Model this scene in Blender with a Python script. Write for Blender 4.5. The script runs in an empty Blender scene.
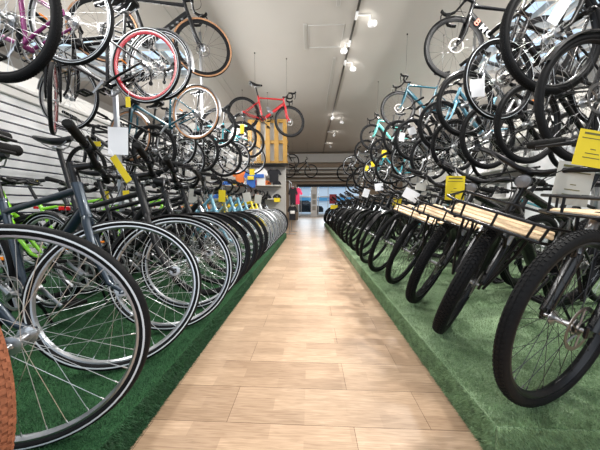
import bpy, math, random
from mathutils import Vector, Matrix
PI = math.pi
R = math.radians
random.seed(7)
SC = bpy.context.scene
COL = SC.collection

# ------------------------------------------------------------------ camera, world, light, exposure
YB_ = 15.0
F = 240.0            # focal length in pixels of the 600 px frame
H = 0.86             # eye height
cam_d = bpy.data.cameras.new('camera'); cam = bpy.data.objects.new('camera', cam_d); COL.objects.link(cam)
cam_d.sensor_width = 36; cam_d.lens = F * 36 / 600; cam_d.clip_start = 0.03
PITCH, YAW = math.atan(19 / F), math.atan(10 / F)
cam.location = (0, 0, H)
cam.rotation_euler = (PI / 2 - PITCH, 0, YAW)
SC.camera = cam
CR = cam.rotation_euler.to_matrix()

def at(px, py, Y):
    """world point seen at picture point (px, py) on the plane y = Y"""
    d = CR @ Vector(((px - 300) / F, (225 - py) / F, -1))
    return Vector((0, 0, H)) + d * (Y / d.y)

SC.view_settings.view_transform = 'Standard'
SC.view_settings.look = 'None'
SC.view_settings.gamma = 1
SC.view_settings.use_curve_mapping = False
SC.view_settings.exposure = 0.0
w = bpy.data.worlds.new('daylight'); SC.world = w; w.use_nodes = True
bg = w.node_tree.nodes['Background']; bg.inputs[0].default_value = (0.70, 0.85, 1.0, 1); bg.inputs[1].default_value = 1.2

def area(name, loc, rot, sx, sy, power, col=(1, 1, 1)):
    l = bpy.data.lights.new(name, 'AREA'); l.shape = 'RECTANGLE'; l.size = sx; l.size_y = sy; l.energy = power; l.color = col
    o = bpy.data.objects.new(name, l); COL.objects.link(o); o.location = loc; o.rotation_euler = rot; return o
# right bay lamps and lobby daylight; all other area lights are added fill
area('aisle_fill', (0.3, 5.0, 3.98), (0, 0, 0), 1.2, 12, 100, (1, .965, .92))  # added fill along the aisle, no fitting behind it
area('left_bay_fill', (-3.2, 3.6, 3.9), (0, 0, 0), 1.2, 7, 130, (1, .98, .95))  # added fill over the left bay, not a real strip lamp
for k in range(5): area('right_bay_lamp', (2.3, 0.6 + 1.5 * k, 3.9), (0, R(14), 0), .15, .15, 110, (1, .98, .94))
area('slat_wall_fill', (-2.2, 4.0, 3.0), (0, R(-62), 0), .3, 7, 240, (1, .99, .97))  # extra light added to whiten the slats
for x in (-4.3, 4.5): area('ceiling_fill', (x, 6.0, 2.9), (PI, R(18) * (1 if x < 0 else -1), 0), 1.6, 13, 120, (1, .96, .91))  # unseen upward panels added to brighten the ceiling
area('rear_fill', (0.2, -2.4, 2.2), (R(90 - 14), 0, 0), 6.5, 2.6, 85, (.95, .97, 1))  # added main fill from behind the camera
area('lobby_daylight', (1.4, YB_ + 4.2, 1.9), (R(-100), 0, 0), 4.5, 1.6, 220, (.86, .94, 1))

# ------------------------------------------------------------------ materials
MAT = {}
def mat(name, col, rough=.5, metal=0, emit=None, strength=1, coat=0, noise=0, nscale=40, bump=0, alpha=None):
    if name in MAT: return MAT[name]
    m = bpy.data.materials.new(name); m.use_nodes = True
    nt = m.node_tree; b = nt.nodes['Principled BSDF']
    c = (*col, 1)
    b.inputs['Base Color'].default_value = c
    b.inputs['Roughness'].default_value = rough
    b.inputs['Metallic'].default_value = metal
    b.inputs['Coat Weight'].default_value = coat
    if emit: b.inputs['Emission Color'].default_value = (*emit, 1); b.inputs['Emission Strength'].default_value = strength
    if noise or bump:
        tc = nt.nodes.new('ShaderNodeTexCoord'); n = nt.nodes.new('ShaderNodeTexNoise'); n.inputs['Scale'].default_value = nscale
        n.inputs['Detail'].default_value = 4
        nt.links.new(tc.outputs['Object'], n.inputs['Vector'])
        if noise:
            r = nt.nodes.new('ShaderNodeValToRGB')
            r.color_ramp.elements[0].position = .3; r.color_ramp.elements[1].position = .7
            r.color_ramp.elements[0].color = (*[v * (1 - noise) for v in col], 1)
            r.color_ramp.elements[1].color = (*[min(1, v * (1 + noise)) for v in col], 1)
            nt.links.new(n.outputs['Fac'], r.inputs['Fac']); nt.links.new(r.outputs['Color'], b.inputs['Base Color'])
        if bump:
            bp = nt.nodes.new('ShaderNodeBump'); bp.inputs['Strength'].default_value = bump; bp.inputs['Distance'].default_value = .01
            nt.links.new(n.outputs['Fac'], bp.inputs['Height']); nt.links.new(bp.outputs['Normal'], b.inputs['Normal'])
    if 'rubber' in name or 'vinyl' in name: b.inputs['Specular IOR Level'].default_value = .09
    if (name.startswith('paint_') or name.startswith('black')) and max(col) < .02 and 'rubber' not in name: b.inputs['Specular IOR Level'].default_value = .25; b.inputs['Coat Weight'].default_value = .15 if coat else 0
    MAT[name] = m
    return m
def C(name, rgb, **k): return mat(name, rgb, **k)
M_tyre = C('black_tyre_rubber', (.0075, .0075, .008), rough=.6, noise=.25, nscale=90)
M_tan = C('tan_sidewall', (.34, .17, .08), rough=.7, noise=.15)
M_brown = C('brown_tyre_rubber', (.23, .085, .045), rough=.75, noise=.25, nscale=120)
M_reflect = C('pale_reflective_band', (.50, .53, .56), rough=.3)
M_bandoff = M_tyre
M_blackmet = C('black_anodised_metal', (.010, .010, .011), rough=.3, metal=.3)
M_silver = C('silver_alloy', (.42, .43, .45), rough=.34, metal=1)
M_steel = C('stainless_spoke_wire', (.55, .56, .57), rough=.3, metal=1)
M_blackspoke = C('black_spoke_wire', (.03, .03, .032), rough=.35, metal=.5)
M_chain = C('chain_steel', (.22, .21, .20), rough=.4, metal=1)
M_grip = C('black_grip_rubber', (.010, .010, .010), rough=.7, bump=.4, nscale=300)
M_vinyl = C('black_saddle_vinyl', (.010, .010, .011), rough=.42, bump=.1, nscale=200)
M_brownv = C('brown_saddle_leather', (.16, .07, .03), rough=.5)
M_cable = C('black_cable_housing', (.012, .012, .012), rough=.45)
M_wood = C('pale_beech_board', (.72, .52, .32), rough=.5, noise=.12, nscale=9)
M_yel = C('yellow_tag_paper', (.64, .49, .004), rough=.6)
M_whitep = C('white_tag_paper', (.78, .78, .80), rough=.6)
M_greyp = C('grey_card', (.42, .41, .37), rough=.7)
M_ink = C('dark_printing_ink', (.10, .09, .02), rough=.7)
M_redref = C('red_reflector', (.6, .01, .015), rough=.2)
M_ambref = C('amber_reflector', (.85, .25, .02), rough=.2)
M_glass = C('clear_lamp_lens', (.13, .13, .14), rough=.12)
def paint(name, rgb, rough=.25, metal=.0): return mat('paint_' + name, rgb, rough=rough, metal=metal, coat=.22)
P_black = paint('gloss_black', (.006, .006, .007))
P_mblack = mat('paint_matt_black', (.008, .008, .009), rough=.45)
P_navy = paint('slate_blue', (.012, .024, .040), rough=.35, metal=.3)
P_red = paint('bright_red', (.40, .004, .008))
P_teal = paint('teal', (.003, .06, .088))
P_mint = paint('mint', (.12, .52, .46))
P_purple = paint('plum_purple', (.17, .02, .11))
P_green = paint('lime_green', (.22, .60, .02))
P_lblue = paint('light_blue', (.14, .33, .44))
P_olive = paint('olive_grey', (.17, .18, .09))
P_white = paint('white', (.72, .73, .74))
P_grey = paint('steel_grey', (.18, .19, .2), metal=.5)
P_yellow = paint('yellow', (.72, .55, .02))
P_cyan = paint('turquoise', (.03, .30, .36))
P_orange = paint('orange', (.75, .2, .02))
M_redrim = paint('red_rim_enamel', (.32, .003, .012))

# ------------------------------------------------------------------ mesh building
class MB:
    def __init__(s): s.v = []; s.f = []; s.m = []; s.mi = 0
    def mat(s, i): s.mi = i; return s
    def add(s, vs, fs):
        o = len(s.v); s.v += [tuple(v) for v in vs]; s.f += [tuple(i + o for i in f) for f in fs]; s.m += [s.mi] * len(fs); return s
    def box(s, c, d, rot=None, bev=0):
        x, y, z = d[0] / 2, d[1] / 2, d[2] / 2
        if bev:
            b = min(bev, x * .9, y * .9, z * .9)
            vs = []; idx = {}
            for sx in (-1, 1):
                for sy in (-1, 1):
                    for sz in (-1, 1):
                        for k in range(3):
                            p = [sx * x, sy * y, sz * z]
                            for q in range(3):
                                if q != k: p[q] -= (sx, sy, sz)[q] * b
                            idx[(sx, sy, sz, k)] = len(vs); vs.append(Vector(p))
            fs = []
            for k in range(3):
                a, b2 = [q for q in range(3) if q != k]
                for sg in (-1, 1):
                    ring = []
                    for u, w2 in ((-1, -1), (1, -1), (1, 1), (-1, 1)):
                        t = [0, 0, 0]; t[k] = sg; t[a] = u; t[b2] = w2; ring.append(idx[(*t, k)])
                    fs.append(ring if (sg > 0) == (k != 1) else ring[::-1])
            for k in range(3):
                a, b2 = [q for q in range(3) if q != k]
                for u in (-1, 1):
                    for w2 in (-1, 1):
                        t0 = [0, 0, 0]; t0[k] = -1; t0[a] = u; t0[b2] = w2
                        t1 = list(t0); t1[k] = 1
                        fs.append([idx[(*t0, a)], idx[(*t1, a)], idx[(*t1, b2)], idx[(*t0, b2)]])
            for sx in (-1, 1):
                for sy in (-1, 1):
                    for sz in (-1, 1): fs.append([idx[(sx, sy, sz, k)] for k in range(3)])
        else:
            vs = [Vector((a * x, b * y, c2 * z)) for a in (-1, 1) for b in (-1, 1) for c2 in (-1, 1)]
            fs = [(0, 1, 3, 2), (4, 6, 7, 5), (0, 4, 5, 1), (2, 3, 7, 6), (0, 2, 6, 4), (1, 5, 7, 3)]
        if rot is not None: vs = [rot @ v for v in vs]
        c = Vector(c)
        return s.add([v + c for v in vs], fs)
    def tube(s, pts, r, n=10, closed=False, flat=None, cap=True):
        """tube along pts; r a number or one per point; flat=(a,b) scales the section sideways(y) / in plane"""
        P = [Vector(p) for p in pts]; k = len(P)
        rr = r if isinstance(r, (list, tuple)) else [r] * k
        T = []
        for i in range(k):
            if closed: t = P[(i + 1) % k] - P[i - 1]
            elif i == 0: t = P[1] - P[0]
            elif i == k - 1: t = P[-1] - P[-2]
            else: t = (P[i + 1] - P[i]).normalized() + (P[i] - P[i - 1]).normalized()
            T.append(t.normalized())
        up = Vector((0, 1, 0)) if abs(T[0].y) < .8 else Vector((0, 0, 1))
        vs = []; fs = []
        u = (up - T[0] * up.dot(T[0])).normalized()
        for i in range(k):
            u = (u - T[i] * u.dot(T[i]));
            if u.length < 1e-6: u = T[i].orthogonal()
            u.normalize(); v = T[i].cross(u)
            fa, fb = flat if flat else (1, 1)
            for j in range(n):
                a = 2 * PI * j / n
                vs.append(P[i] + (u * math.cos(a) * fa + v * math.sin(a) * fb) * rr[i])
        for i in range(k if closed else k - 1):
            for j in range(n):
                a = i * n + j; b = i * n + (j + 1) % n; c = ((i + 1) % k) * n + (j + 1) % n; d = ((i + 1) % k) * n + j
                fs.append((a, b, c, d))
        if cap and not closed:
            fs.append(tuple(range(n))[::-1]); fs.append(tuple(range((k - 1) * n, k * n)))
        return s.add(vs, fs)
    def lathe(s, prof, n=48, a0=0, a1=2 * PI, closed_prof=False, mats=None, M=None):
        """revolve (radius, y) profile about the Y axis in the XZ plane"""
        full = abs(a1 - a0 - 2 * PI) < 1e-6
        m = n if full else n + 1; k = len(prof); vs = []
        for i in range(m):
            a = a0 + (a1 - a0) * i / n; ca, sa = math.cos(a), math.sin(a)
            for (r, y) in prof:
                p = Vector((r * ca, y, r * sa)); vs.append(M @ p if M else p)
        o = len(s.v); s.v += [tuple(v) for v in vs]
        for i in range(n):
            i2 = (i + 1) % m
            for j in range(k if closed_prof else k - 1):
                j2 = (j + 1) % k
                s.f.append((o + i * k + j, o + i * k + j2, o + i2 * k + j2, o + i2 * k + j)); s.m.append(mats[j] if mats else s.mi)
        return s
    def disc(s, c, r, y0, y1, n=20):
        s.lathe([(0.0005, y0), (r, y0), (r, y1), (0.0005, y1)], n, M=Matrix.Translation(Vector(c))); return s
    def mesh(s, name, smooth=True):
        me = bpy.data.meshes.new(name); me.from_pydata(s.v, [], s.f)
        me.polygons.foreach_set('material_index', s.m)
        me.polygons.foreach_set('use_smooth', [smooth] * len(s.f))
        for k in range(max(s.m) + 1 if s.m else 1): me.materials.append(None)
        me.update()
        if smooth:
            try: me.set_sharp_from_angle(angle=R(38))
            except Exception: pass
        return me

def mk(name, me, mats, parent=None, M=None):
    o = bpy.data.objects.new(name, me); COL.objects.link(o)
    if not isinstance(mats, (list, tuple)): mats = [mats]
    for i, sl in enumerate(o.material_slots):
        sl.link = 'OBJECT'; sl.material = mats[min(i, len(mats) - 1)]
    if parent is not None: o.parent = parent
    if M is not None: o.matrix_local = M
    return o
def tag(o, label=None, cat=None, group=None, kind=None):
    if label: o['label'] = label
    if cat: o['category'] = cat
    if group: o['group'] = group
    if kind: o['kind'] = kind
    return o
def empty(name, M, label, cat, group=None):
    o = bpy.data.objects.new(name, None); COL.objects.link(o); o.matrix_world = M; o.empty_display_size = .1
    return tag(o, label, cat, group)
T3 = lambda x, y, z: Matrix.Translation((x, y, z))
RX = lambda a: Matrix.Rotation(a, 4, 'X')
RY = lambda a: Matrix.Rotation(a, 4, 'Y')
RZ = lambda a: Matrix.Rotation(a, 4, 'Z')
CACHE = {}
def cached(key, fn):
    if key not in CACHE: CACHE[key] = fn()
    return CACHE[key]
def struct(name, mb, m, smooth=False):
    return tag(mk(name, mb.mesh(name, smooth), m), kind='structure')

# ------------------------------------------------------------------ structure
def plank_floor():
    m = bpy.data.materials.new('beech_plank_floor'); m.use_nodes = True; nt = m.node_tree; b = nt.nodes['Principled BSDF']
    N = nt.nodes.new; L = nt.links.new
    tc = N('ShaderNodeTexCoord')
    br = N('ShaderNodeTexBrick'); br.offset = .37; br.offset_frequency = 2; br.squash = 1
    br.inputs['Scale'].default_value = 1; br.inputs['Brick Width'].default_value = .80; br.inputs['Row Height'].default_value = .19
    br.inputs['Mortar Size'].default_value = .0011; br.inputs['Mortar Smooth'].default_value = .2; br.inputs['Bias'].default_value = 0
    br.inputs['Color1'].default_value = (.52, .385, .275, 1); br.inputs['Color2'].default_value = (.43, .31, .215, 1); br.inputs['Mortar'].default_value = (.13, .075, .04, 1)
    mp = N('ShaderNodeMapping'); mp.inputs['Location'].default_value = (.33, .07, 0)
    L(tc.outputs['Object'], mp.inputs['Vector']); L(mp.outputs['Vector'], br.inputs['Vector'])
    # finer parquet staves inside every board
    b2 = N('ShaderNodeTexBrick'); b2.offset = .43; b2.inputs['Scale'].default_value = 1; b2.inputs['Brick Width'].default_value = .31; b2.inputs['Row Height'].default_value = .0633
    b2.inputs['Mortar Size'].default_value = .0004; b2.inputs['Mortar Smooth'].default_value = .3
    b2.inputs['Color1'].default_value = (.84, .81, .78, 1); b2.inputs['Color2'].default_value = (1.13, 1.12, 1.10, 1); b2.inputs['Mortar'].default_value = (.86, .82, .78, 1)
    L(mp.outputs['Vector'], b2.inputs['Vector'])
    gm = N('ShaderNodeMapping'); gm.inputs['Scale'].default_value = (4, 60, 1); L(tc.outputs['Object'], gm.inputs['Vector'])
    gn = N('ShaderNodeTexNoise'); gn.inputs['Scale'].default_value = 2.6; gn.inputs['Detail'].default_value = 7; gn.inputs['Distortion'].default_value = .8; L(gm.outputs['Vector'], gn.inputs['Vector'])
    gr = N('ShaderNodeValToRGB'); gr.color_ramp.elements[0].position = .34; gr.color_ramp.elements[0].color = (.74, .70, .66, 1); gr.color_ramp.elements[1].position = .68; gr.color_ramp.elements[1].color = (1.06, 1.05, 1.04, 1)
    L(gn.outputs['Fac'], gr.inputs['Fac'])
    pn = N('ShaderNodeTexNoise'); pn.inputs['Scale'].default_value = 1.6; pn.inputs['Detail'].default_value = 3; L(tc.outputs['Object'], pn.inputs['Vector'])
    pr = N('ShaderNodeValToRGB'); pr.color_ramp.elements[0].position = .35; pr.color_ramp.elements[0].color = (.88, .86, .84, 1); pr.color_ramp.elements[1].position = .65; pr.color_ramp.elements[1].color = (1.04, 1.04, 1.04, 1)
    L(pn.outputs['Fac'], pr.inputs['Fac'])
    last = br.outputs['Color']
    for s in (b2.outputs['Color'], gr.outputs['Color'], pr.outputs['Color']):
        mx = N('ShaderNodeMix'); mx.data_type = 'RGBA'; mx.blend_type = 'MULTIPLY'; mx.inputs['Factor'].default_value = 1
        L(last, mx.inputs['A']); L(s, mx.inputs['B']); last = mx.outputs['Result']
    L(last, b.inputs['Base Color'])
    b.inputs['Roughness'].default_value = .40; b.inputs['Specular IOR Level'].default_value = .35
    bp = N('ShaderNodeBump'); bp.inputs['Strength'].default_value = .25; bp.inputs['Distance'].default_value = .002
    L(br.outputs['Fac'], bp.inputs['Height']); bp.invert = True; L(bp.outputs['Normal'], b.inputs['Normal'])
    return m
M_floor = plank_floor()
M_ceil = C('matt_grey_beige_plaster', (.50, .475, .44), rough=.9, noise=.02, nscale=1.2)
M_plain = C('grey_wall_plaster', (.40, .385, .36), rough=.9)
M_tan_wall = C('tan_board_wall', (.34, .26, .19), rough=.7, noise=.06, nscale=3)
M_white = C('white_lacquer', (.78, .78, .79), rough=.4)
M_offwhite = C('pale_grey_trim', (.55, .54, .52), rough=.6)
M_dark = C('dark_recess', (.02, .02, .02), rough=.8)

CZ = 4.07; YB = 15.0; XW = 6.4
struct('floor', MB().box((0, 12.0, -.05), (2 * XW + .4, 30.0, .1)), M_floor)
# ceiling with two skylight openings
SKL = (-5.9, -2.7, 4.7, 6.2); SKR = (3.5, 6.2, 4.2, 6.3)
cb = MB(); zc = CZ + .1
def slab(x0, x1, y0, y1): cb.box(((x0 + x1) / 2, (y0 + y1) / 2, zc), (x1 - x0, y1 - y0, .2))
slab(-XW, SKL[0], -3, YB + 5.2); slab(SKL[0], SKL[1], -3, SKL[2]); slab(SKL[0], SKL[1], SKL[3], YB + 5.2)
slab(SKL[1], SKR[0], -3, YB + 5.2); slab(SKR[0], SKR[1], -3, SKR[2]); slab(SKR[0], SKR[1], SKR[3], YB + 5.2); slab(SKR[1], XW, -3, YB + 5.2)
struct('ceiling', cb, M_ceil)
struct('wall_left', MB().box((-XW - .1, 10, 2), (.2, 26, 4.2)), M_plain)
struct('wall_right', MB().box((XW + .1, 10, 2), (.2, 26, 4.2)), M_plain)
M_pane = bpy.data.materials.new('skylight_glass'); M_pane.use_nodes = True
_b = M_pane.node_tree.nodes['Principled BSDF']; _b.inputs['Transmission Weight'].default_value = 1; _b.inputs['Roughness'].default_value = .05; _b.inputs['IOR'].default_value = 1.05; _b.inputs['Base Color'].default_value = (.9, .96, 1, 1)
for n, (x0, x1, y0, y1) in ((1, SKL), (2, SKR)):
    b = MB()
    k = 6
    for i in range(k + 1): b.box((x0 + (x1 - x0) * i / k, (y0 + y1) / 2, CZ + .12), (.05, y1 - y0, .12))
    for j in range(4): b.box(((x0 + x1) / 2, y0 + (y1 - y0) * j / 3, CZ + .12), (x1 - x0, .05, .12))
    fr = struct('window_%d' % n, b, M_offwhite)
    g = mk('glass', MB().box(((x0 + x1) / 2, (y0 + y1) / 2, CZ + .22), (x1 - x0, y1 - y0, .012)).mesh('glass', False), M_pane, fr); g['kind'] = 'structure'

# back wall: header over the wide passage, panelled side, beams and pipes above
bx0, bx1 = -.74, 3.0; dz = 2.08
b = MB()
b.box(((-XW + bx0) / 2, YB, 2.05), (bx0 + XW, .2, 4.1)); b.box(((bx1 + XW) / 2, YB, 2.05), (XW - bx1, .2, 4.1)); b.box(((bx0 + bx1) / 2, YB, (dz + 4.1) / 2), (bx1 - bx0, .2, 4.1 - dz))
struct('wall_back', b, M_tan_wall)
struct('trim_1', MB().box(((bx0 + bx1) / 2, YB - .14, dz + .02), (bx1 - bx0 + .1, .1, .16)), M_dark)
for n, (z, d, h, m) in enumerate(((3.70, .35, .5, M_offwhite), (3.1, .30, .10, M_offwhite), (2.86, .5, .14, M_plain), (2.62, .4, .08, M_offwhite), (2.4, .26, .1, M_plain)), 2):
    struct('trim_%d' % n, MB().box((1.4, YB - .1 - d / 2, z), (6.4, d, h), bev=.01), m)
# the entrance lobby and shopfront beyond the passage
struct('wall_lobby', MB().box((-1.0, YB + 2.6, 1.2), (.2, 5.0, 2.4)).box((4.2, YB + 2.6, 1.2), (.2, 5.0, 2.4)), M_offwhite)
struct('trim_7', MB().box((1.5, YB + 5.0, .06), (6, .2, .12)).box((1.5, YB + 5.0, 1.62), (6, .16, .10)).box((1.5, YB + 5, 2.75), (6, .2, .3)), M_offwhite)
for n, x in ((3, -.02), (4, 2.2)):
    b = MB()
    for xx in (-.72, .72): b.box((x + xx, YB + 5, 1.35), (.05, .08, 2.6))
    fr = struct('window_%d' % n, b, M_offwhite)
    g = mk('glass', MB().box((x, YB + 5, 1.35), (1.42, .01, 2.5)).mesh('glass', False), M_pane, fr); g['kind'] = 'structure'
M_street = C('pale_street_paving', (.62, .64, .66), rough=.9)
struct('ground_outside', MB().box((0, YB + 22, -.12), (60, 20, .1)), M_street)
# a pale facade across the street with a blue band of glazing
b = MB().mat(0).box((0, YB + 16, 3), (40, .6, 6)).mat(1).box((0, YB + 15.6, 1.75), (40, .3, .5)).box((0, YB + 15.6, 3.6), (40, .3, .8))
tag(mk('street_facade', b.mesh('street_facade', False), [mat('pale_render', (.9, .94, .98), rough=.9), mat('blue_glazing', (.12, .38, .62), rough=.2)]), 'pale building across the street seen through shopfront glass', 'building')

# ------------------------------------------------------------------ carpeted platforms
def turf(name, dark, light):
    m = bpy.data.materials.new(name); m.use_nodes = True; nt = m.node_tree; b = nt.nodes['Principled BSDF']; N = nt.nodes.new; L = nt.links.new
    tc = N('ShaderNodeTexCoord'); n1 = N('ShaderNodeTexNoise'); n1.inputs['Scale'].default_value = 170; n1.inputs['Detail'].default_value = 3
    n2 = N('ShaderNodeTexNoise'); n2.inputs['Scale'].default_value = 3.5; n2.inputs['Detail'].default_value = 5
    L(tc.outputs['Object'], n1.inputs['Vector']); L(tc.outputs['Object'], n2.inputs['Vector'])
    mx = N('ShaderNodeMath'); mx.operation = 'ADD'; L(n1.outputs['Fac'], mx.inputs[0]); L(n2.outputs['Fac'], mx.inputs[1])
    r = N('ShaderNodeValToRGB'); r.color_ramp.elements[0].position = .78; r.color_ramp.elements[1].position = 1.22
    r.color_ramp.elements[0].position = .38; r.color_ramp.elements[1].position = .62
    h = N('ShaderNodeMath'); h.operation = 'MULTIPLY'; h.inputs[1].default_value = .5; L(mx.outputs[0], h.inputs[0]); L(h.outputs[0], r.inputs['Fac'])
    r.color_ramp.elements[0].color = (*dark, 1); r.color_ramp.elements[1].color = (*light, 1)
    L(r.outputs['Color'], b.inputs['Base Color']); b.inputs['Roughness'].default_value = .85; b.inputs['Specular IOR Level'].default_value = .25
    bp = N('ShaderNodeBump'); bp.inputs['Strength'].default_value = .8; bp.inputs['Distance'].default_value = .008; L(n1.outputs['Fac'], bp.inputs['Height']); L(bp.outputs['Normal'], b.inputs['Normal'])
    return m
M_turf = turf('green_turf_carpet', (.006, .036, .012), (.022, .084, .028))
M_turf_lit = turf('lit_green_turf_carpet', (.075, .135, .06), (.25, .345, .205))  # lit copy of the green turf, stronger light painted into its colour
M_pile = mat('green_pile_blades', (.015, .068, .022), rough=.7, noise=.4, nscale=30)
M_pile_lit = mat('lit_green_pile_blades', (.16, .25, .12), rough=.7, noise=.4, nscale=30)  # pile lightened to match, brighter light put into the colour
PH = .125
def platform(x0, x1, y0, y1, m):
    b = MB(); n = 40
    prof = [(x0, 0), (x0, PH - .012), (x0 + .004, PH - .003), (x0 + .014, PH)]
    sgn = 1 if x1 > x0 else -1
    prof = [(x0, 0), (x0, PH - .012), (x0 + .004 * sgn, PH - .003), (x0 + .014 * sgn, PH), (x1, PH), (x1, 0)]
    vs = [(x, y, z) for y in (y0, y1) for x, z in prof]; k = len(prof)
    fs = [(j, j + 1, k + j + 1, k + j) for j in range(k - 1)] + [tuple(range(k)), tuple(range(k, 2 * k))]
    b.add(vs, fs); return b
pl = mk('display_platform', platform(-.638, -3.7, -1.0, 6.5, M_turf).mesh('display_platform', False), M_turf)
tag(pl, 'low platform under dark green turf carpet, beside the slat wall', 'platform')
pr = mk('display_platform', platform(.624, 3.9, .77, 10.6, M_turf_lit).mesh('display_platform', False), M_turf_lit)
tag(pr, 'low platform under brightly lit green turf carpet with near corner by the planks', 'platform')
import numpy as np
def pile(name, n, x0, x1, y0, y1, m, label, edge_x, front_y=None):
    rng = np.random.default_rng(3)
    yy = y0 + (y1 - y0) * rng.random(n) ** 1.7; xx = x0 + (x1 - x0) * rng.random(n)
    base = np.stack([xx, yy, np.full(n, PH - .001)], 1); nor = np.tile([0, 0, 1.], (n, 1))
    ne = n // 3; yy = y0 + (y1 - y0) * rng.random(ne) ** 1.7
    e = np.stack([np.full(ne, edge_x), yy, PH * rng.random(ne)], 1); s = np.sign(-edge_x)
    base = np.vstack([base, e]); nor = np.vstack([nor, np.tile([s, 0, -.3], (ne, 1))])
    if front_y is not None:
        nf = n // 4
        e = np.stack([edge_x + (x1 - edge_x) * rng.random(nf), np.full(nf, front_y), PH * rng.random(nf)], 1)
        base = np.vstack([base, e]); nor = np.vstack([nor, np.tile([0, -1., -.3], (nf, 1))])
    k = len(base); h = .006 + .006 * rng.random((k, 1))
    t = nor + rng.normal(0, .45, (k, 3)); side = np.cross(t, rng.normal(0, 1, (k, 3))); side /= np.linalg.norm(side, axis=1, keepdims=True) + 1e-9
    a = base - side * .0012; b2 = base + side * .0012; c = base + t * h
    v = np.stack([a, b2, c], 1).reshape(-1, 3)
    me = bpy.data.meshes.new(name); me.vertices.add(3 * k); me.vertices.foreach_set('co', v.ravel())
    me.loops.add(3 * k); me.loops.foreach_set('vertex_index', np.arange(3 * k)); me.polygons.add(k)
    me.polygons.foreach_set('loop_start', np.arange(0, 3 * k, 3)); me.update(calc_edges=True); me.materials.append(m)
    o = bpy.data.objects.new(name, me); COL.objects.link(o); tag(o, label, 'carpet pile', kind='stuff')
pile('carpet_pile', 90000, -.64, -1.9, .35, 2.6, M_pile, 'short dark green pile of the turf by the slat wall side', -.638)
pile('carpet_pile', 90000, .63, 2.2, .775, 2.9, M_pile_lit, 'short lit green pile of the turf on the cornered platform', .624, .77)

# ------------------------------------------------------------------ bicycle parts
def tyre_mesh(kind, Ro):
    w = {'city': .0175, 'road': .014, 'fat': .030, 'gravel': .021, 'mid': .0215}[kind]
    def f():
        prof = []; mats = []
        n = 16; rc = Ro - w
        for i in range(n + 1):
            a = -PI * .80 + 2 * PI * .80 * i / n
            prof.append((rc + w * math.cos(a), w * math.sin(a)))
        # band (index 1) on the side walls
        for i in range(n):
            am = abs(-PI * .80 + 2 * PI * .80 * (i + .5) / n)
            mats.append(1 if R(66) < am < R(86) else (2 if am > R(50) else 0))
        b = MB(); b.lathe(prof, 72, mats=mats)
        if kind in ('fat', 'gravel', 'mid'):
            tw = {'fat': .0045, 'gravel': .0022, 'mid': .0022}[kind]
            rows = {'fat': (-.62, -.22, .22, .62), 'gravel': (-.5, -.18, .18, .5), 'mid': (-.5, 0, .5)}[kind]
            cnt = {'fat': 96, 'gravel': 120, 'mid': 110}[kind]
            L = 2 * PI * Ro / cnt * .62
            b.mat(0)
            for i in range(cnt):
                for q, ph in enumerate(rows):
                    th = 2 * PI * (i + .5 * (q % 2)) / cnt
                    rm = rc + (w + tw * .35) * math.cos(ph)
                    c = Vector((rm * math.cos(th), (w + tw * .35) * math.sin(ph), rm * math.sin(th)))
                    rot = Matrix.Rotation(-th, 3, 'Y') @ Matrix.Rotation(ph, 3, 'Z')
                    b.box(c, (tw, w * .36, L), rot)
        return b.mesh('tyre')
    return cached(('tyre', kind, Ro), f), w
def rim_mesh(Ro, w, depth):
    def f():
        r0 = Ro - 2 * w + .006; hw = w * .62
        prof = [(r0 + .004, -hw), (r0 - .008, -hw - .001), (r0 - depth, -hw * .35), (r0 - depth - .002, 0), (r0 - depth, hw * .35), (r0 - .008, hw + .001), (r0 + .004, hw)]
        return MB().lathe(prof, 72, closed_prof=True).mesh('rim')
    return cached(('rim', Ro, w, depth), f)
def spokes_mesh(rr, n=32, th=.0010):
    def f():
        b = MB()
        for i in range(n):
            side = 1 if i % 2 else -1
            a = 2 * PI * i / n
            off = R(74) if (i // 2) % 2 else -R(74)
            h = Vector((.024 * math.cos(a + off), side * .028, .024 * math.sin(a + off)))
            e = Vector((rr * math.cos(a), side * .003, rr * math.sin(a)))
            b.tube([h, e], th, 4)
            d = (h - e).normalized(); b.tube([e + d * .001, e + d * .014], th * 1.9, 5)
        return b.mesh('spokes')
    return cached(('spokes', rr, n, th), f)
def hub_mesh():
    def f():
        prof = [(.0005, -.055), (.008, -.055), (.008, -.038), (.011, -.034), (.027, -.031), (.027, -.026), (.012, -.020), (.010, 0), (.012, .020), (.027, .026), (.027, .031), (.011, .034), (.008, .038), (.008, .055), (.0005, .055)]
        return MB().lathe(prof, 20).mesh('hub')
    return cached('hub', f)
def disc_mesh(r=.08):
    def f():
        b = MB(); n = 24
        b.lathe([(r, -.001), (r, .001), (r - .014, .001), (r - .014, -.001)], 36, closed_prof=True)
        for i in range(6):
            a = 2 * PI * i / 6
            b.tube([(.018 * math.cos(a), 0, .018 * math.sin(a)), ((r - .008) * math.cos(a + .5), 0, (r - .008) * math.sin(a + .5))], .0028, 4)
        b.disc((0, 0, 0), .022, -.002, .003)
        return b.mesh('brake_disc')
    return cached(('disc', r), f)
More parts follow.
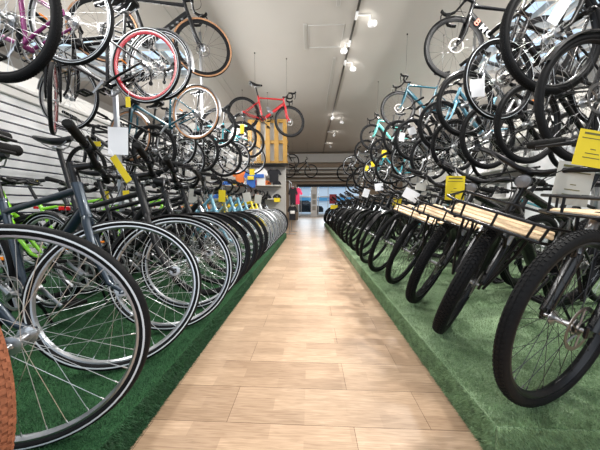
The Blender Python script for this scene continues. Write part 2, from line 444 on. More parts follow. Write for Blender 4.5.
def wheel(parent, M, sp, front):
    Ro = sp['R']; tm, w = tyre_mesh(sp['tyre'], Ro)
    depth = sp.get('rimd', .018)
    rim = mk('wheel', rim_mesh(Ro, w, depth), sp.get('rim', M_blackmet), parent, M)
    band = sp.get('band', M_tyre)
    tb = sp.get('tyrem', M_tyre)
    mk('tyre', tm, [tb, band, sp.get('wall', tb)], rim)
    ns = sp.get('ns', 32)
    mk('spokes', spokes_mesh(Ro - 2 * w + .006 - depth, ns, sp.get('sth', .0010)), sp.get('spoke', M_steel), rim, RY(random.random()))
    mk('hub', hub_mesh(), sp.get('hub', M_silver), rim)
    if sp.get('disc'):
        mk('brake_disc', disc_mesh(.08), M_chain, rim, T3(0, .040, 0))
    return rim

GEO = {
 'city':  dict(wb=1.07, ha=70, rake=.055, fl=.375, bbz=.285, bbx=-.645, sa=72, ht=(.045, .175), st=.50, tt=.44, seat=1.00, rt=.016, dt=.020),
 'mtb':   dict(wb=1.13, ha=67, rake=.05, fl=.44, bbz=.31, bbx=-.70, sa=73, ht=(.03, .135), st=.43, tt=.36, seat=1.02, rt=.018, dt=.026),
 'road':  dict(wb=.995, ha=73, rake=.045, fl=.345, bbz=.27, bbx=-.585, sa=73.5, ht=(.02, .155), st=.49, tt=.46, seat=.97, rt=.015, dt=.024),
 'ebike': dict(wb=1.12, ha=69, rake=.05, fl=.41, bbz=.29, bbx=-.67, sa=71, ht=(.03, .17), st=.46, tt=.38, seat=1.0, rt=.020, dt=.036),
 'step':  dict(wb=1.09, ha=69, rake=.06, fl=.375, bbz=.285, bbx=-.65, sa=70, ht=(.045, .20), st=.50, tt=.20, seat=1.0, rt=.017, dt=.022),
}
def geo(kind, Ro):
    g = dict(GEO[kind]); ha = R(g['ha']); u = Vector((-math.cos(ha), 0, math.sin(ha)))
    A = Vector((0, 0, Ro)) + Vector((-math.sin(ha), 0, -math.cos(ha))) * g['rake']
    g['A'] = A; g['u'] = u; g['crown'] = A + u * g['fl']; g['h0'] = A + u * (g['fl'] + .012); g['h1'] = A + u * (g['fl'] + g['ht'][1])
    g['bb'] = Vector((g['bbx'], 0, g['bbz'])); sa = R(g['sa']); s = Vector((-math.cos(sa), 0, math.sin(sa))); g['s'] = s
    g['stt'] = g['bb'] + s * g['st']; g['rear'] = Vector((-g['wb'], 0, Ro)); g['tj'] = g['bb'] + s * g['tt']
    g['sad'] = g['bb'] + s * ((g['seat'] - g['bbz']) / s.z)
    g['bar'] = g['h1'] + u * .05
    return g
def lerp(a, b, t): return a + (b - a) * t
def frame_mesh(kind, Ro):
    def f():
        g = geo(kind, Ro); b = MB(); u = g['u']; rt, dt = g['rt'], g['dt']
        b.tube([g['h0'], lerp(g['h0'], g['h1'], .1), lerp(g['h0'], g['h1'], .5), lerp(g['h0'], g['h1'], .9), g['h1']], [.024, .021, .0195, .021, .0235], 16)
        hl = g['h0'] + u * .035; hu = g['h1'] - u * .03
        if kind == 'road':
            b.tube([hl, lerp(hl, g['bb'], .15), g['bb']], [dt * .9, dt * 1.05, dt], 14, flat=(.72, 1.25))
            b.tube([hu, lerp(hu, g['tj'], .5), g['tj']], [.020, .0155, .014], 12, flat=(.9, 1))
            b.tube([g['bb'], g['stt']], [.021, .017], 12, flat=(.7, 1.1))
        elif kind == 'step':
            b.tube([hl, lerp(hl, g['bb'], .4) + Vector((0, 0, -.03)), g['bb'] + Vector((.03, 0, .01)), g['bb']], [dt, dt, dt, .02], 14)
            b.tube([hu, lerp(hu, g['tj'], .45) + Vector((0, 0, -.05)), g['tj']], [.016, .015, .015], 12)
            b.tube([g['bb'], g['stt']], .0165, 12)
        else:
            b.tube([hl, lerp(hl, g['bb'], .5), g['bb']], [dt, dt, dt * .95], 16, flat=(.85, 1.15) if kind == 'ebike' else None)
            b.tube([hu, g['tj']], [rt * 1.05, rt * .95], 14)
            b.tube([g['bb'], g['stt']], .0165, 14)
        b.disc(g['bb'], .024, -.037, .037, 20)
        if kind == 'ebike':
            b.box(g['bb'] + Vector((.01, 0, .0)), (.13, .10, .12), bev=.03)
        # stays
        top = g['bb'] + g['s'] * (g['tt'] - (.02 if kind != 'step' else -.10))
        if kind == 'road': top = g['bb'] + g['s'] * (g['tt'] - .08)
        for sg in (-1, 1):
            y = sg * .060
            e = g['rear'] + Vector((0, y, 0))
            b.tube([g['bb'] + Vector((-.02, sg * .03, 0)), lerp(g['bb'], e, .35) + Vector((0, sg * .022, 0)), e], [.012, .011, .008], 10)
            b.tube([top + Vector((0, sg * .014, 0)), lerp(top, e, .35) + Vector((0, sg * .018, 0)), e], [.009, .0085, .007], 10)
            b.box(e, (.030, .006, .045), bev=.002)
        b.tube([g['stt'], g['stt'] + g['s'] * .012], .020, 14)
        return b.mesh('frame')
    return cached(('frame', kind, Ro), f)
def fork_mesh(kind, Ro):
    def f():
        g = geo(kind, Ro); b = MB(); u = g['u']; cr = g['crown']
        b.tube([cr, cr + u * .014], .021, 16)
        for sg in (-1, 1):
            y = sg * .052; hubp = Vector((0, y, Ro))
            if kind in ('mtb', 'ebike'):
                t0 = cr + Vector((.0, sg * .062, -.01)); fw = (hubp + Vector((-.02, sg * .01, .0)))
                m = lerp(t0, fw, .42)
                b.mat(1).tube([t0, m], .0155, 14)
                b.mat(0).tube([lerp(t0, fw, .38), lerp(t0, fw, .42), fw], [.0205, .0215, .018], 14)
                b.box(hubp + Vector((-.008, sg * .006, 0)), (.04, .012, .045), bev=.004)
            else:
                k = [cr + Vector((0, sg * .018, -.004)), cr - u * .03 + Vector((0, sg * .042, 0)), cr - u * (g['fl'] * .55) + Vector((.0, sg * .050, 0)), cr - u * (g['fl'] * .85) + Vector((g['rake'] * .35, sg * .052, 0)), hubp]
                b.mat(0).tube(k, [.017, .0165, .0135, .011, .009] if kind != 'road' else [.017, .019, .016, .013, .010], 12, flat=(.75, 1.15) if kind == 'road' else None)
                b.box(hubp, (.02, .006, .03), bev=.002)
        if kind in ('mtb', 'ebike'):
            b.mat(0).box(cr + Vector((.005, 0, -.002)), (.045, .15, .035), bev=.012)
            pts = [lerp(cr, Vector((0, 0, Ro)), .42) + Vector((.005, sg * .062, .0)) for sg in (-1, 1)]
            b.tube([pts[0], pts[0] + Vector((.02, .01, .05)), Vector((pts[0].x + .03, 0, pts[0].z + .075)), pts[1] + Vector((.02, -.01, .05)), pts[1]], .009, 10)
        else:
            b.mat(0).box(cr + Vector((0, 0, -.004)), (.036, .05, .022), bev=.008)
        return b.mesh('fork')
    return cached(('fork', kind, Ro), f)
def bar_pts(bar, sg):
    """half of the handlebar centre line, relative to the clamp; returns points, index where the grip starts"""
    if bar == 'flat': return [(0, 0, 0), (.004, .05, .0), (.0, .12, .018), (-.008, .19, .028), (-.02, .31, .032)], 3
    if bar == 'riser': return [(0, 0, 0), (.0, .06, .005), (-.005, .12, .04), (-.015, .20, .052), (-.045, .34, .055)], 3
    if bar == 'swept': return [(0, 0, 0), (.03, .05, .01), (.05, .12, .04), (.02, .21, .065), (-.06, .27, .07), (-.19, .30, .06)], 4
    return [(0, 0, 0), (.0, .10, .0), (.01, .18, .0), (.045, .205, -.002), (.085, .21, -.025), (.095, .214, -.07), (.065, .218, -.115), (.02, .22, -.125), (-.03, .222, -.127)], 6
def bar_mesh(bar, stem, rise=.045):
    def f():
        b = MB()
        for sg in (-1, 1):
            p, k = bar_pts(bar, sg)
            b.tube([(x, y * sg, z) for x, y, z in p], [.0155] + [.0125] * (len(p) - 1) if bar != 'drop' else [.0155, .014] + [.0122] * (len(p) - 2), 10)
        # stem back to the steerer
        b.tube([(0, 0, 0), (-stem * .35, 0, -.006), (-stem, 0, -.028)], [.019, .0155, .019], 12)
        b.lathe([(.019, -.024), (.0215, -.02), (.0215, .02), (.019, .024)], 16)
        b.tube([(-stem + .34 * (rise + .02), 0, -.03 - .94 * (rise + .02)), (-stem - .006, 0, -.008)], .0175, 12)
        return b.mesh('handlebar')
    return cached(('bar', bar, stem, rise), f)
def grip_mesh(bar, sg):
    def f():
        b = MB(); p, k = bar_pts(bar, sg); q = [Vector((x, y * sg, z)) for x, y, z in p]
        if bar == 'drop':
            b.tube(q[2:], .0158, 10)
            # brake hood
            b.tube([q[3] + Vector((-.005, 0, .004)), q[4] + Vector((.012, 0, .02)), q[4] + Vector((.045, 0, .032)), q[4] + Vector((.062, 0, .055)), q[4] + Vector((.060, 0, .072))], [.014, .0185, .0175, .017, .010], 10)
        else:
            a, e = q[-2], q[-1]; d = (e - a)
            rings = [a]; rad = [.0145]
            for i in range(1, 13):
                rings.append(a + d * (i / 12)); rad.append(.0178 + (.0012 if i % 2 else -.0005))
            rad[-1] = .0195; rings.append(e + d.normalized() * .006); rad.append(.014)
            b.tube(rings, rad, 12)
        return b.mesh('grip')
    return cached(('grip', bar, sg), f)
def lever_mesh(bar, sg):
    def f():
        b = MB(); p, k = bar_pts(bar, sg); q = [Vector((x, y * sg, z)) for x, y, z in p]
        if bar == 'drop':
            o = q[4]
            b.tube([o + Vector((.055, 0, .035)), o + Vector((.072, 0, .0)), o + Vector((.068, sg * .004, -.045)), o + Vector((.055, sg * .008, -.095))], [.009, .008, .006, .0055], 8)
        else:
            a, e = q[-2], q[-1]; d = (e - a).normalized(); i = a - d * .035
            b.tube([i - d * .012, i + d * .014], .0185, 12)
            f0 = i + Vector((.028, 0, -.012))
            b.tube([i, f0, f0 + d * .02 + Vector((.014, 0, -.004)), f0 + d * .07 + Vector((.018, 0, -.006)), f0 + d * .12 + Vector((.022, 0, -.008))], [.011, .010, .008, .0065, .0055], 8)
            b.box(i + Vector((.012, 0, -.02)) - d * .012, (.03, .035, .016), bev=.005)
        return b.mesh('brake_lever')
    return cached(('lever', bar, sg), f)
def saddle_mesh(kind):
    def f():
        b = MB(); n = 14; L = .275; vs = []; fs = []; k = 14
        W = .075 if kind in ('city', 'step', 'ebike') else .066
        for i in range(n + 1):
            t = i / n; x = .135 - L * t
            w = .019 + (W - .019) * (0.5 - .5 * math.cos(PI * min(1, max(0, (t - .22) / .62)))) ** 1.1
            if t > .93: w *= 1 - (t - .93) * 4.2
            if t < .08: w *= .55 + t / .08 * .45
            zc = .010 * (2 * t - 1) ** 2 + (.012 * max(0, t - .6) / .4)
            for j in range(k):
                a = 2 * PI * j / k; cy, sz = math.cos(a), math.sin(a)
                hh = .016 if sz > 0 else .020 + .012 * t
                vs.append((x, w * cy, zc + hh * (abs(sz) ** .8) * (1 if sz > 0 else -1)))
        for i in range(n):
            for j in range(k):
                fs.append((i * k + j, i * k + (j + 1) % k, (i + 1) * k + (j + 1) % k, (i + 1) * k + j))
        fs.append(tuple(range(k))); fs.append(tuple(range(n * k, (n + 1) * k))[::-1])
        b.add(vs, fs); return b.mesh('saddle')
    return cached(('saddle', kind in ('city', 'step', 'ebike')), f)
def rails_mesh():
    def f():
        b = MB()
        for sg in (-1, 1):
            b.tube([(.10, sg * .012, -.012), (.06, sg * .02, -.045), (-.04, sg * .022, -.05), (-.10, sg * .035, -.02)], .0036, 6)
        b.box((0, 0, -.05), (.045, .06, .02), bev=.006); return b.mesh('saddle_rail')
    return cached('rails', f)
def crank_mesh(kind):
    def f():
        b = MB(); r = .085 if kind in ('city', 'step') else .075
        if kind == 'ebike': r = .07
        teeth = 40; vs = []
        prof_o = []
        for i in range(teeth * 2):
            a = PI * i / teeth; rr = r + (.004 if i % 2 else -.001); prof_o.append((rr * math.cos(a), rr * math.sin(a)))
        ri = r - .014; n = len(prof_o)
        for y in (-.0475, -.0445):
            for (x, z) in prof_o: vs.append((x, y, z))
            for i in range(n): a = PI * i / teeth; vs.append((ri * math.cos(a), y, ri * math.sin(a)))
        fs = []
        for i in range(n):
            j = (i + 1) % n
            fs += [(i, j, n + j, n + i), (2 * n + i, 3 * n + i, 3 * n + j, 2 * n + j), (i, 2 * n + i, 2 * n + j, j), (n + i, n + j, 3 * n + j, 3 * n + i)]
        b.add(vs, fs)
        for i in range(5):
            a = 2 * PI * i / 5; b.tube([(.01 * math.cos(a), -.046, .01 * math.sin(a)), ((ri + .004) * math.cos(a), -.046, (ri + .004) * math.sin(a))], [.009, .006], 6)
        b.disc((0, 0, 0), .02, -.062, .062)
        a = .6
        for sg in (-1, 1):
            e = Vector((sg * .168 * math.cos(a), sg * .074, -sg * .168 * math.sin(a)))
            b.tube([(0, sg * .060, 0), e * .5 + Vector((0, sg * .03, 0)), e], [.015, .011, .012], 10, flat=(.65, 1.1))
        return b.mesh('crankset')
    return cached(('crank', kind), f)
def pedal_mesh():
    def f():
        b = MB(); b.tube([(0, -.045, 0), (0, .045, 0)], .006, 8)
        for sx in (-1, 1): b.box((sx * .038, 0, 0), (.014, .09, .022), bev=.004)
        for sy in (-1, 1): b.box((0, sy * .042, 0), (.08, .010, .018), bev=.003)
        b.box((0, 0, 0), (.03, .07, .016), bev=.005); return b.mesh('pedal')
    return cached('pedal', f)
def chain_mesh(kind, Ro):
    def f():
        g = geo(kind, Ro); r1 = .085 if kind in ('city', 'step') else (.07 if kind == 'ebike' else .075); r2 = .035 if kind != 'city' else .03
        c1, c2 = g['bb'], g['rear']; b = MB(); pts = []
        d = (c2 - c1); ang = math.atan2(d.z, d.x)
        for i in range(13): a = ang + PI / 2 + PI + PI * i / 12; pts.append(Vector((c1.x + r1 * math.cos(a), -.046, c1.z + r1 * math.sin(a))))
        pts2 = []
        for i in range(9): a = ang + PI / 2 + PI * 2 - PI * .0 + PI * i / 8 ; pts2.append(Vector((c2.x - r2 * math.cos(a) * -1, -.046, c2.z + r2 * math.sin(a))))
        p1 = [Vector((c1.x + r1 * math.cos(ang + PI / 2 + PI * i / 12 + PI * 0), -.046, c1.z + r1 * math.sin(ang + PI / 2 + PI * i / 12))) for i in range(13)]
        # arc of the chainring facing away from the rear hub, then arc of the sprocket facing away from the ring
        front = [Vector((c1.x + r1 * math.cos(ang + PI / 2 + PI * (i / 12)), -.046, c1.z + r1 * math.sin(ang + PI / 2 + PI * (i / 12)))) for i in range(13)]
        front = [Vector((2 * c1.x - p.x, p.y, 2 * c1.z - p.z)) for p in front] if (front[6] - c1).dot(d) > 0 else front
        back = [Vector((c2.x + r2 * math.cos(ang - PI / 2 + PI * (i / 8)), -.046, c2.z + r2 * math.sin(ang - PI / 2 + PI * (i / 8)))) for i in range(9)]
        b.tube(front + back, .0042, 6, closed=True, flat=(.9, 1.1))
        return b.mesh('chain')
    return cached(('chain', kind, Ro), f)
def cassette_mesh():
    def f():
        b = MB(); y = -.048
        for i in range(7): r = .052 - .005 * i; b.disc((0, 0, 0), r, -.030 - .0042 * i - .002, -.030 - .0042 * i); 
        return b.mesh('cassette')
    return cached('cass', f)
def derail_mesh():
    def f():
        b = MB(); b.box((.0, -.058, -.035), (.03, .016, .06), bev=.006); b.tube([(.0, -.054, -.055), (.03, -.052, -.13)], [.010, .008], 8)
        b.disc((.0, 0, -.062), .020, -.058, -.050); b.disc((.03, 0, -.13), .020, -.056, -.048); return b.mesh('derailleur')
    return cached('der', f)
def fender_mesh(Ro, a0, a1, w=.026):
    def f():
        rr = Ro + .014; b = MB()
        prof = [(rr - .012, -w), (rr - .001, -w * .8), (rr + .003, 0), (rr - .001, w * .8), (rr - .012, w), (rr - .0135, w * .96), (rr - .003, w * .75), (rr + .001, 0), (rr - .003, -w * .75), (rr - .0135, -w * .96)]
        b.lathe(prof, 36, R(a0), R(a1), closed_prof=True)
        am = R(a1 - 8 if a1 - a0 < 150 else a1 - 14)
        for sg in (-1, 1):
            b.tube([(0, sg * .055, 0), ((rr - .004) * math.cos(am), sg * w * .9, (rr - .004) * math.sin(am))], .0018, 5)
            am2 = R(a0 + 40)
        return b.mesh('mudguard')
    return cached(('fender', Ro, a0, a1, w), f)
def rack_mesh(Ro):
    def f():
        b = MB(); z = 2 * Ro + .055
        for y in (-.055, 0, .055): b.tube([(.17, y, z - Ro), (-.18, y, z - Ro)], .0052, 8)
        for x in (-.17, -.05, .06, .16): b.tube([(x, -.055, z - Ro), (x, .055, z - Ro)], .0045, 6)
        for sg in (-1, 1):
            b.tube([(.0, sg * .062, 0), (-.07, sg * .07, z - Ro - .02), (-.08, sg * .055, z - Ro)], .0045, 6)
            b.tube([(.0, sg * .062, 0), (.06, sg * .07, z - Ro - .02), (.07, sg * .055, z - Ro)], .0045, 6)
            b.tube([(.17, sg * .055, z - Ro), (.25, sg * .02, z - Ro + .02)], .0045, 6)
        return b.mesh('luggage_rack')
    return cached(('rack', Ro), f)
def porteur_mesh(Ro, g):
    def f():
        b = MB(); z0 = Ro + .034; x0, x1 = -.13, .20; hw = .21
        rail = [(x0, -hw, z0), (x1 - .05, -hw, z0), (x1, -hw + .05, z0), (x1, hw - .05, z0), (x1 - .05, hw, z0), (x0, hw, z0)]
        b.tube(rail, .0065, 8, closed=True)
        up = [(x, y * 1.02, z + .065) for x, y, z in rail]
        b.tube(up, .0065, 8, closed=True)
        for (x, y) in ((x0, -hw), (.04, -hw), (x1, -hw + .05), (x1, 0), (x1, hw - .05), (.04, hw), (x0, hw), (x1, -.12), (x1, .12), (x0, 0)):
            b.tube([(x, y, z0), (x, y * 1.02, z0 + .065)], .005, 6)
        for y in (-.14, -.02, .14): b.tube([(x0, y, z0 - .008), (x1, y, z0 - .008)], .007, 8)
        for sg in (-1, 1):
            b.tube([(.0, sg * .075, 0), (.06, sg * .12, z0 - .12), (.06, sg * .13, z0 - .008)], .0065, 8)
            b.tube([(-.005, sg * .075, .0), (-.08, sg * .10, z0 - .1), (-.09, sg * .12, z0 - .008)], .0065, 8)
        return b.mesh('front_rack')
    return cached(('porteur', Ro), f)
def board_mesh(i, hw=.195):
    def f(): return MB().box((0, 0, 0), (.054, 2 * hw - (.06 if i in (0, 3) else 0), .010), bev=.003).mesh('board')
    return cached(('board', i in (0, 3)), f)
def cable_mesh(bar, kind, Ro, sg, rise):
    def f():
        g = geo(kind, Ro); g['rise'] = rise; p, k = bar_pts(bar, sg); C0 = barpos(g); q = [C0 + Vector((x, y * sg, z)) for x, y, z in p]
        i = q[-2] if bar != 'drop' else q[3]
        d = q[-1] - q[-2] if bar != 'drop' else Vector((0, 0, .02)); s = i - d.normalized() * .04
        e = g['h0'] + Vector((.02, sg * .02, .06)); e2 = g['crown'] + Vector((.03, sg * .03, -.06))
        mid = Vector((max(s.x, e.x) + .13, sg * .06, s.z - .03 + .05 * (sg > 0)))
        P = [s, mid, Vector((e.x + .10, sg * .01, (s.z + e.z) / 2 - .03)), e if sg < 0 else e2]
        pts = []
        for t in range(13):
            t /= 12; a = (1 - t) ** 3; b2 = 3 * t * (1 - t) ** 2; c = 3 * t * t * (1 - t); d2 = t ** 3
            pts.append(P[0] * a + P[1] * b2 + P[2] * c + P[3] * d2)
        b = MB(); b.tube(pts, .0026, 6); return b.mesh('brake_cable')
    return cached(('cable', bar, kind, Ro, sg, rise), f)
def barpos(g): return g['h1'] + g['u'] * g.get('rise', .045) + Vector((.085, 0, .03))
def kick_mesh():
    def f():
        b = MB(); b.tube([(0, 0, 0), (-.04, .09, -.14), (-.09, .16, -.275)], [.010, .008, .008], 8); b.box((0, 0, 0), (.04, .03, .03), bev=.005)
        b.box((-.09, .162, -.28), (.04, .03, .012), bev=.004); return b.mesh('kickstand')
    return cached('kick', f)
def headlight_mesh():
    def f():
        b = MB(); b.mat(0).lathe([(.001, -.04), (.018, -.038), (.030, -.012), (.033, .012), (.033, .022)], 20, M=RZ(-PI / 2)).mat(1).lathe([(.001, .026), (.02, .025), (.031, .02)], 20, M=RZ(-PI / 2))
        b.mat(0).box((-.03, 0, -.02), (.02, .014, .05), bev=.003); return b.mesh('headlight')
    return cached('headlight', f)
def bottle_mesh():
    def f(): return MB().lathe([(.001, -.09), (.034, -.09), (.036, -.08), (.036, .02), (.031, .03), (.036, .04), (.034, .075), (.014, .085), (.012, .105), (.001, .106)], 18, M=RX(PI / 2)).mesh('water_bottle')
    return cached('bottle', f)
def battery_mesh():
    def f(): return MB().box((0, 0, 0), (.36, .075, .07), bev=.018).mesh('battery')
    return cached('batt', f)

BIKES = 0
def bike(kind, label, M, frame=P_black, group=None, cat='bicycle', R_=.343, tyre='city', bar='flat', steer=0, fork=None, fender=None, rack=False,
         porteur=False, light=False, kick=True, saddle=M_vinyl, small=False, der=True, saddlez=0, bottle=None, battery=False, rise=.045, grip=M_grip, barm=M_blackmet, name='bicycle', **wk):
    """one bicycle: origin on the ground below the front hub, rolling direction +x, left side +y"""
    g = geo(kind, R_); g['rise'] = rise; g['sad'] = g['sad'] + g['s'] * saddlez
    t = empty(name, M, label, cat, group)
    sp = dict(R=R_, tyre=tyre, **wk)
    S = Matrix.Translation(g['A']) @ Matrix.Rotation(R(steer), 4, g['u']) @ Matrix.Translation(-g['A'])
    fr = mk('frame', frame_mesh(kind, R_), frame, t)
    mk('fork', fork_mesh(kind, R_), [fork or frame, M_silver], t, S)
    wheel(t, S @ T3(0, 0, R_), sp, True)
    rw = wheel(t, Matrix.Translation(g['rear']), sp, False)
    if not small or der: mk('cassette', cassette_mesh(), M_chain, rw)
    BC = S @ Matrix.Translation(barpos(g))
    # spacer column from head tube to stem is in the handlebar mesh; raise it with the stem
    hb = mk('handlebar', bar_mesh(bar, .085, rise), barm, t, BC)
    for sg in (-1, 1):
        mk('grip', grip_mesh(bar, sg), grip, hb)
        mk('brake_lever', lever_mesh(bar, sg), M_blackmet, hb)
    if not small:
        for sg in (-1, 1): mk('brake_cable', cable_mesh(bar, kind, R_, sg, rise), M_cable, t, S)
    sd = g['sad']
    sad = mk('saddle', saddle_mesh(kind), saddle, t, Matrix.Translation(sd + Vector((.0, 0, 0))))
    mk('saddle_rail', rails_mesh(), M_silver, sad)
    pk = ('post', kind, R_, saddlez)
    mk('seat_post', cached(pk, lambda: MB().tube([g['stt'] - g['s'] * .02, sd + Vector((0, 0, -.05))], .0136, 12).mesh('seat_post')), M_blackmet if barm is M_blackmet else M_silver, t)
    ck = mk('crankset', crank_mesh(kind), M_blackmet if kind in ('ebike', 'mtb', 'road') else M_silver, t, Matrix.Translation(g['bb']))
    a = .6
    for sg in (-1, 1): mk('pedal', pedal_mesh(), M_blackmet, ck, T3(sg * .168 * math.cos(a), sg * .13, -sg * .168 * math.sin(a)))
    mk('chain', chain_mesh(kind, R_), M_chain, t)
    if der: mk('derailleur', derail_mesh(), M_blackmet, t, Matrix.Translation(g['rear']))
    if fender:
        mk('mudguard', fender_mesh(R_, 30, 165, .026 if tyre != 'fat' else .036), fender, t, S @ T3(0, 0, R_))
        mk('mudguard', fender_mesh(R_, 20, 205, .026 if tyre != 'fat' else .036), fender, t, Matrix.Translation(g['rear']))
    if rack:
        rk = mk('luggage_rack', rack_mesh(R_), rack if not isinstance(rack, bool) else M_blackmet, t, Matrix.Translation(g['rear']))
        mk('rear_reflector', cached('rref', lambda: MB().box((0, 0, 0), (.012, .085, .035), bev=.005).mesh('rear_reflector')), M_redref, rk, T3(-.19, 0, R_ + .03))
    if porteur:
        pk = mk('front_rack', porteur_mesh(R_, g), M_blackmet, t, S @ T3(.02 if porteur is True else porteur, 0, R_))
        for i in range(4): mk('board', board_mesh(i), M_wood, pk, T3(-.085 + .08 * i, 0, R_ + .042))
    if light: mk('headlight', headlight_mesh(), [M_blackmet, M_glass], t, S @ Matrix.Translation(barpos(g) + Vector((.05, 0, -.045))))
    if kick and kind != 'road': mk('kickstand', kick_mesh(), M_blackmet, t, Matrix.Translation(g['bb'] + Vector((-.06, .03, -.01))))
    if bottle: 
        d = (g['h0'] - g['bb']); mk('water_bottle', bottle_mesh(), bottle, t, Matrix.Translation(g['bb'] + d * .42 + Vector((-.05, 0, .05))) @ RY(-(PI / 2 - math.atan2(d.z, d.x)) + PI / 2 * 0 + 0) @ RY(PI / 2 - 0 * PI) @ RY(-PI / 2))
    if battery:
        d = (g['h0'] - g['bb']); mk('battery', battery_mesh(), M_blackmet, fr, Matrix.Translation(g['bb'] + d * .5 + Vector((-.03, 0, .035))) @ RY(-math.atan2(d.z, d.x)))
    if kind in ('city', 'step') and not small:
        mk('reflector', cached('sref', lambda: MB().box((0, 0, 0), (.010, .06, .02), bev=.004).mesh('reflector')), M_ambref, rw, T3(.2, .0, .1))
    return t, g
def place(hub, heading, lean=0, pitch=0, end='front', R_=.343, wb=1.07):
    """matrix that puts the given hub at `hub`; heading in degrees from +x, lean to the bike's left, pitch nose up"""
    q = RZ(R(heading)) @ RY(-R(pitch)) @ RX(-R(lean))
    loc = Vector((0, 0, R_)) if end == 'front' else Vector((-wb, 0, R_))
    return Matrix.Translation(Vector(hub) - (q @ loc)) @ q

ORD = ['first', 'second', 'third', 'fourth', 'fifth', 'sixth', 'seventh', 'eighth', 'ninth', 'tenth', 'eleventh', 'twelfth', 'thirteenth', 'fourteenth', 'fifteenth', 'sixteenth', 'seventeenth', 'eighteenth', 'nineteenth', 'twentieth', 'twenty-first', 'twenty-second', 'twenty-third', 'twenty-fourth', 'twenty-fifth', 'twenty-sixth']

# ------------------------------------------------------------------ left floor row (front wheels to the aisle)
GL = 'bicycles standing on the dark green platform along the aisle'
R1 = .343; ZL = PH
silverw = dict(rim=M_silver, rimd=.013, spoke=M_steel, band=M_reflect, hub=M_silver)
left = [
 (-.91, .46, dict(kind='city', steer=2, yaw=-12, label='bicycle with brown knobbly tyre cut by the picture edge, nearest the camera', frame=P_black, tyre='gravel', tyrem=M_brown, wall=M_brown, band=M_brown, rim=M_silver)),
 (-.85, .645, dict(kind='city', label='city bicycle with slate blue fork and the big front wheel nearest the aisle', frame=P_navy, rise=.09, steer=-8, yaw=24, **silverw)),
 (-.876, 1.035, dict(kind='city', label='slate blue bicycle with thick head tube and upright black rubber grip', frame=P_navy, bar='flat', rise=.08, steer=45, yaw=-13, **silverw)),
 (-.82, 1.375, dict(kind='city', label='black trekking bicycle just behind the slate blue one, raised black saddle', frame=P_mblack, bar='flat', rise=.08, steer=40, yaw=-13, fender=P_black, light=True, saddlez=.19, **silverw)),
 (-.84, 1.67, dict(kind='city', label='black trekking bicycle, second behind the slate blue one, white tyre stripes', frame=P_black, bar='flat', rise=.07, steer=38, yaw=-12, fender=P_black, rack=True, **silverw)),
 (-.84, 1.93, dict(kind='city', label='black trekking bicycle, third behind the slate blue one, plain black rims', frame=P_mblack, bar='swept', fender=P_black, light=True)),
 (-.84, 2.21, dict(kind='mtb', label='black bicycle with wide black tyres, just before the light blue frames', frame=P_mblack, tyre='city', bar='riser', rise=.03)),
 (-.85, 2.56, dict(kind='step', label='light blue step-through bicycle, nearest of the light blue ones', frame=P_lblue, bar='swept', band=M_tyre, rim=M_blackmet)),
 (-.85, 2.86, dict(kind='city', label='olive grey bicycle standing between light blue step-through bicycles', frame=P_olive, bar='swept')),
 (-.85, 3.20, dict(kind='step', label='light blue step-through bicycle directly behind the olive grey one', frame=P_lblue, bar='swept', **silverw)),
 (-.85, 3.55, dict(kind='step', label='light blue step-through bicycle, second behind the olive grey one', frame=P_lblue, bar='swept', fender=M_silver, **silverw)),
 (-.85, 3.90, dict(kind='step', label='light blue step-through bicycle beside the yellow bicycles', frame=P_lblue, bar='swept', fender=M_silver, **silverw)),
 (-.85, 4.26, dict(kind='city', label='yellow bicycle right behind the light blue ones', frame=P_yellow, bar='flat', **silverw)),
 (-.85, 4.62, dict(kind='city', label='yellow bicycle, second behind the light blue ones', frame=P_yellow, bar='flat', **silverw)),
 (-.85, 4.98, dict(kind='city', label='white bicycle behind the yellow ones on the dark green platform', frame=P_white, bar='swept', **silverw)),
 (-.85, 5.34, dict(kind='city', label='black bicycle, second to last on the dark green platform', frame=P_black, bar='flat', **silverw)),
 (-.85, 5.70, dict(kind='mtb', label='black bicycle at the far end of the dark green platform', frame=P_black, bar='riser', tyre='mid')),
]
for i, (x, y, kw) in enumerate(left):
    kw = dict(kw); kind = kw.pop('kind'); lab = kw.pop('label')
    kw.setdefault('steer', 34 + random.uniform(-4, 4)); yaw = kw.pop('yaw', -11 + random.uniform(-2, 2))
    bike(kind, lab, place((x, y, ZL + R1), yaw, lean=2), group=GL, small=i > 8, **kw)

# ------------------------------------------------------------------ right floor row (front wheels to the aisle, leaning on their stands)
GR = 'bicycles standing on the light green platform along the aisle'
right = [
 (.888, .845, 24, dict(kind='ebike', label='black electric bicycle with wide tyre at the near corner of the lit green platform', frame=P_black, tyre='mid', bar='riser', disc=True, spoke=M_blackspoke, porteur=-.30, R_=.33, steer=-3)),
 (.86, 1.35, 21, dict(kind='ebike', label='black electric bicycle with knobbly tyre under the nearest whole wooden front rack', frame=P_black, tyre='fat', bar='swept', disc=True, spoke=M_blackspoke, porteur=True, light=True)),
 (.885, 1.77, 21, dict(kind='ebike', label='black electric bicycle, second whole wooden front rack counted from the camera', frame=P_black, tyre='fat', bar='swept', disc=True, spoke=M_blackspoke, porteur=True, light=True)),
 (.875, 2.19, 20, dict(kind='ebike', label='black electric bicycle, third whole wooden front rack counted from the camera', frame=P_black, tyre='mid', bar='riser', disc=True, spoke=M_blackspoke, porteur=True)),
]
for k in range(20):
    lab = '%s bicycle, %s behind the wooden front racks on the lit green platform' % (('black', 'matt black')[k % 2], ORD[k])
    right.append((.835 + random.uniform(-.02, .02), 2.58 + .40 * k, 19 + random.uniform(-4, 4), dict(kind=('mtb', 'city', 'ebike')[k % 3], label=lab, frame=(P_black, P_mblack)[k % 2], tyre=('mid', 'city', 'gravel')[k % 3], bar=('riser', 'flat', 'riser')[k % 3], R_=.35, spoke=M_blackspoke, fender=P_black if k % 3 == 1 else None)))
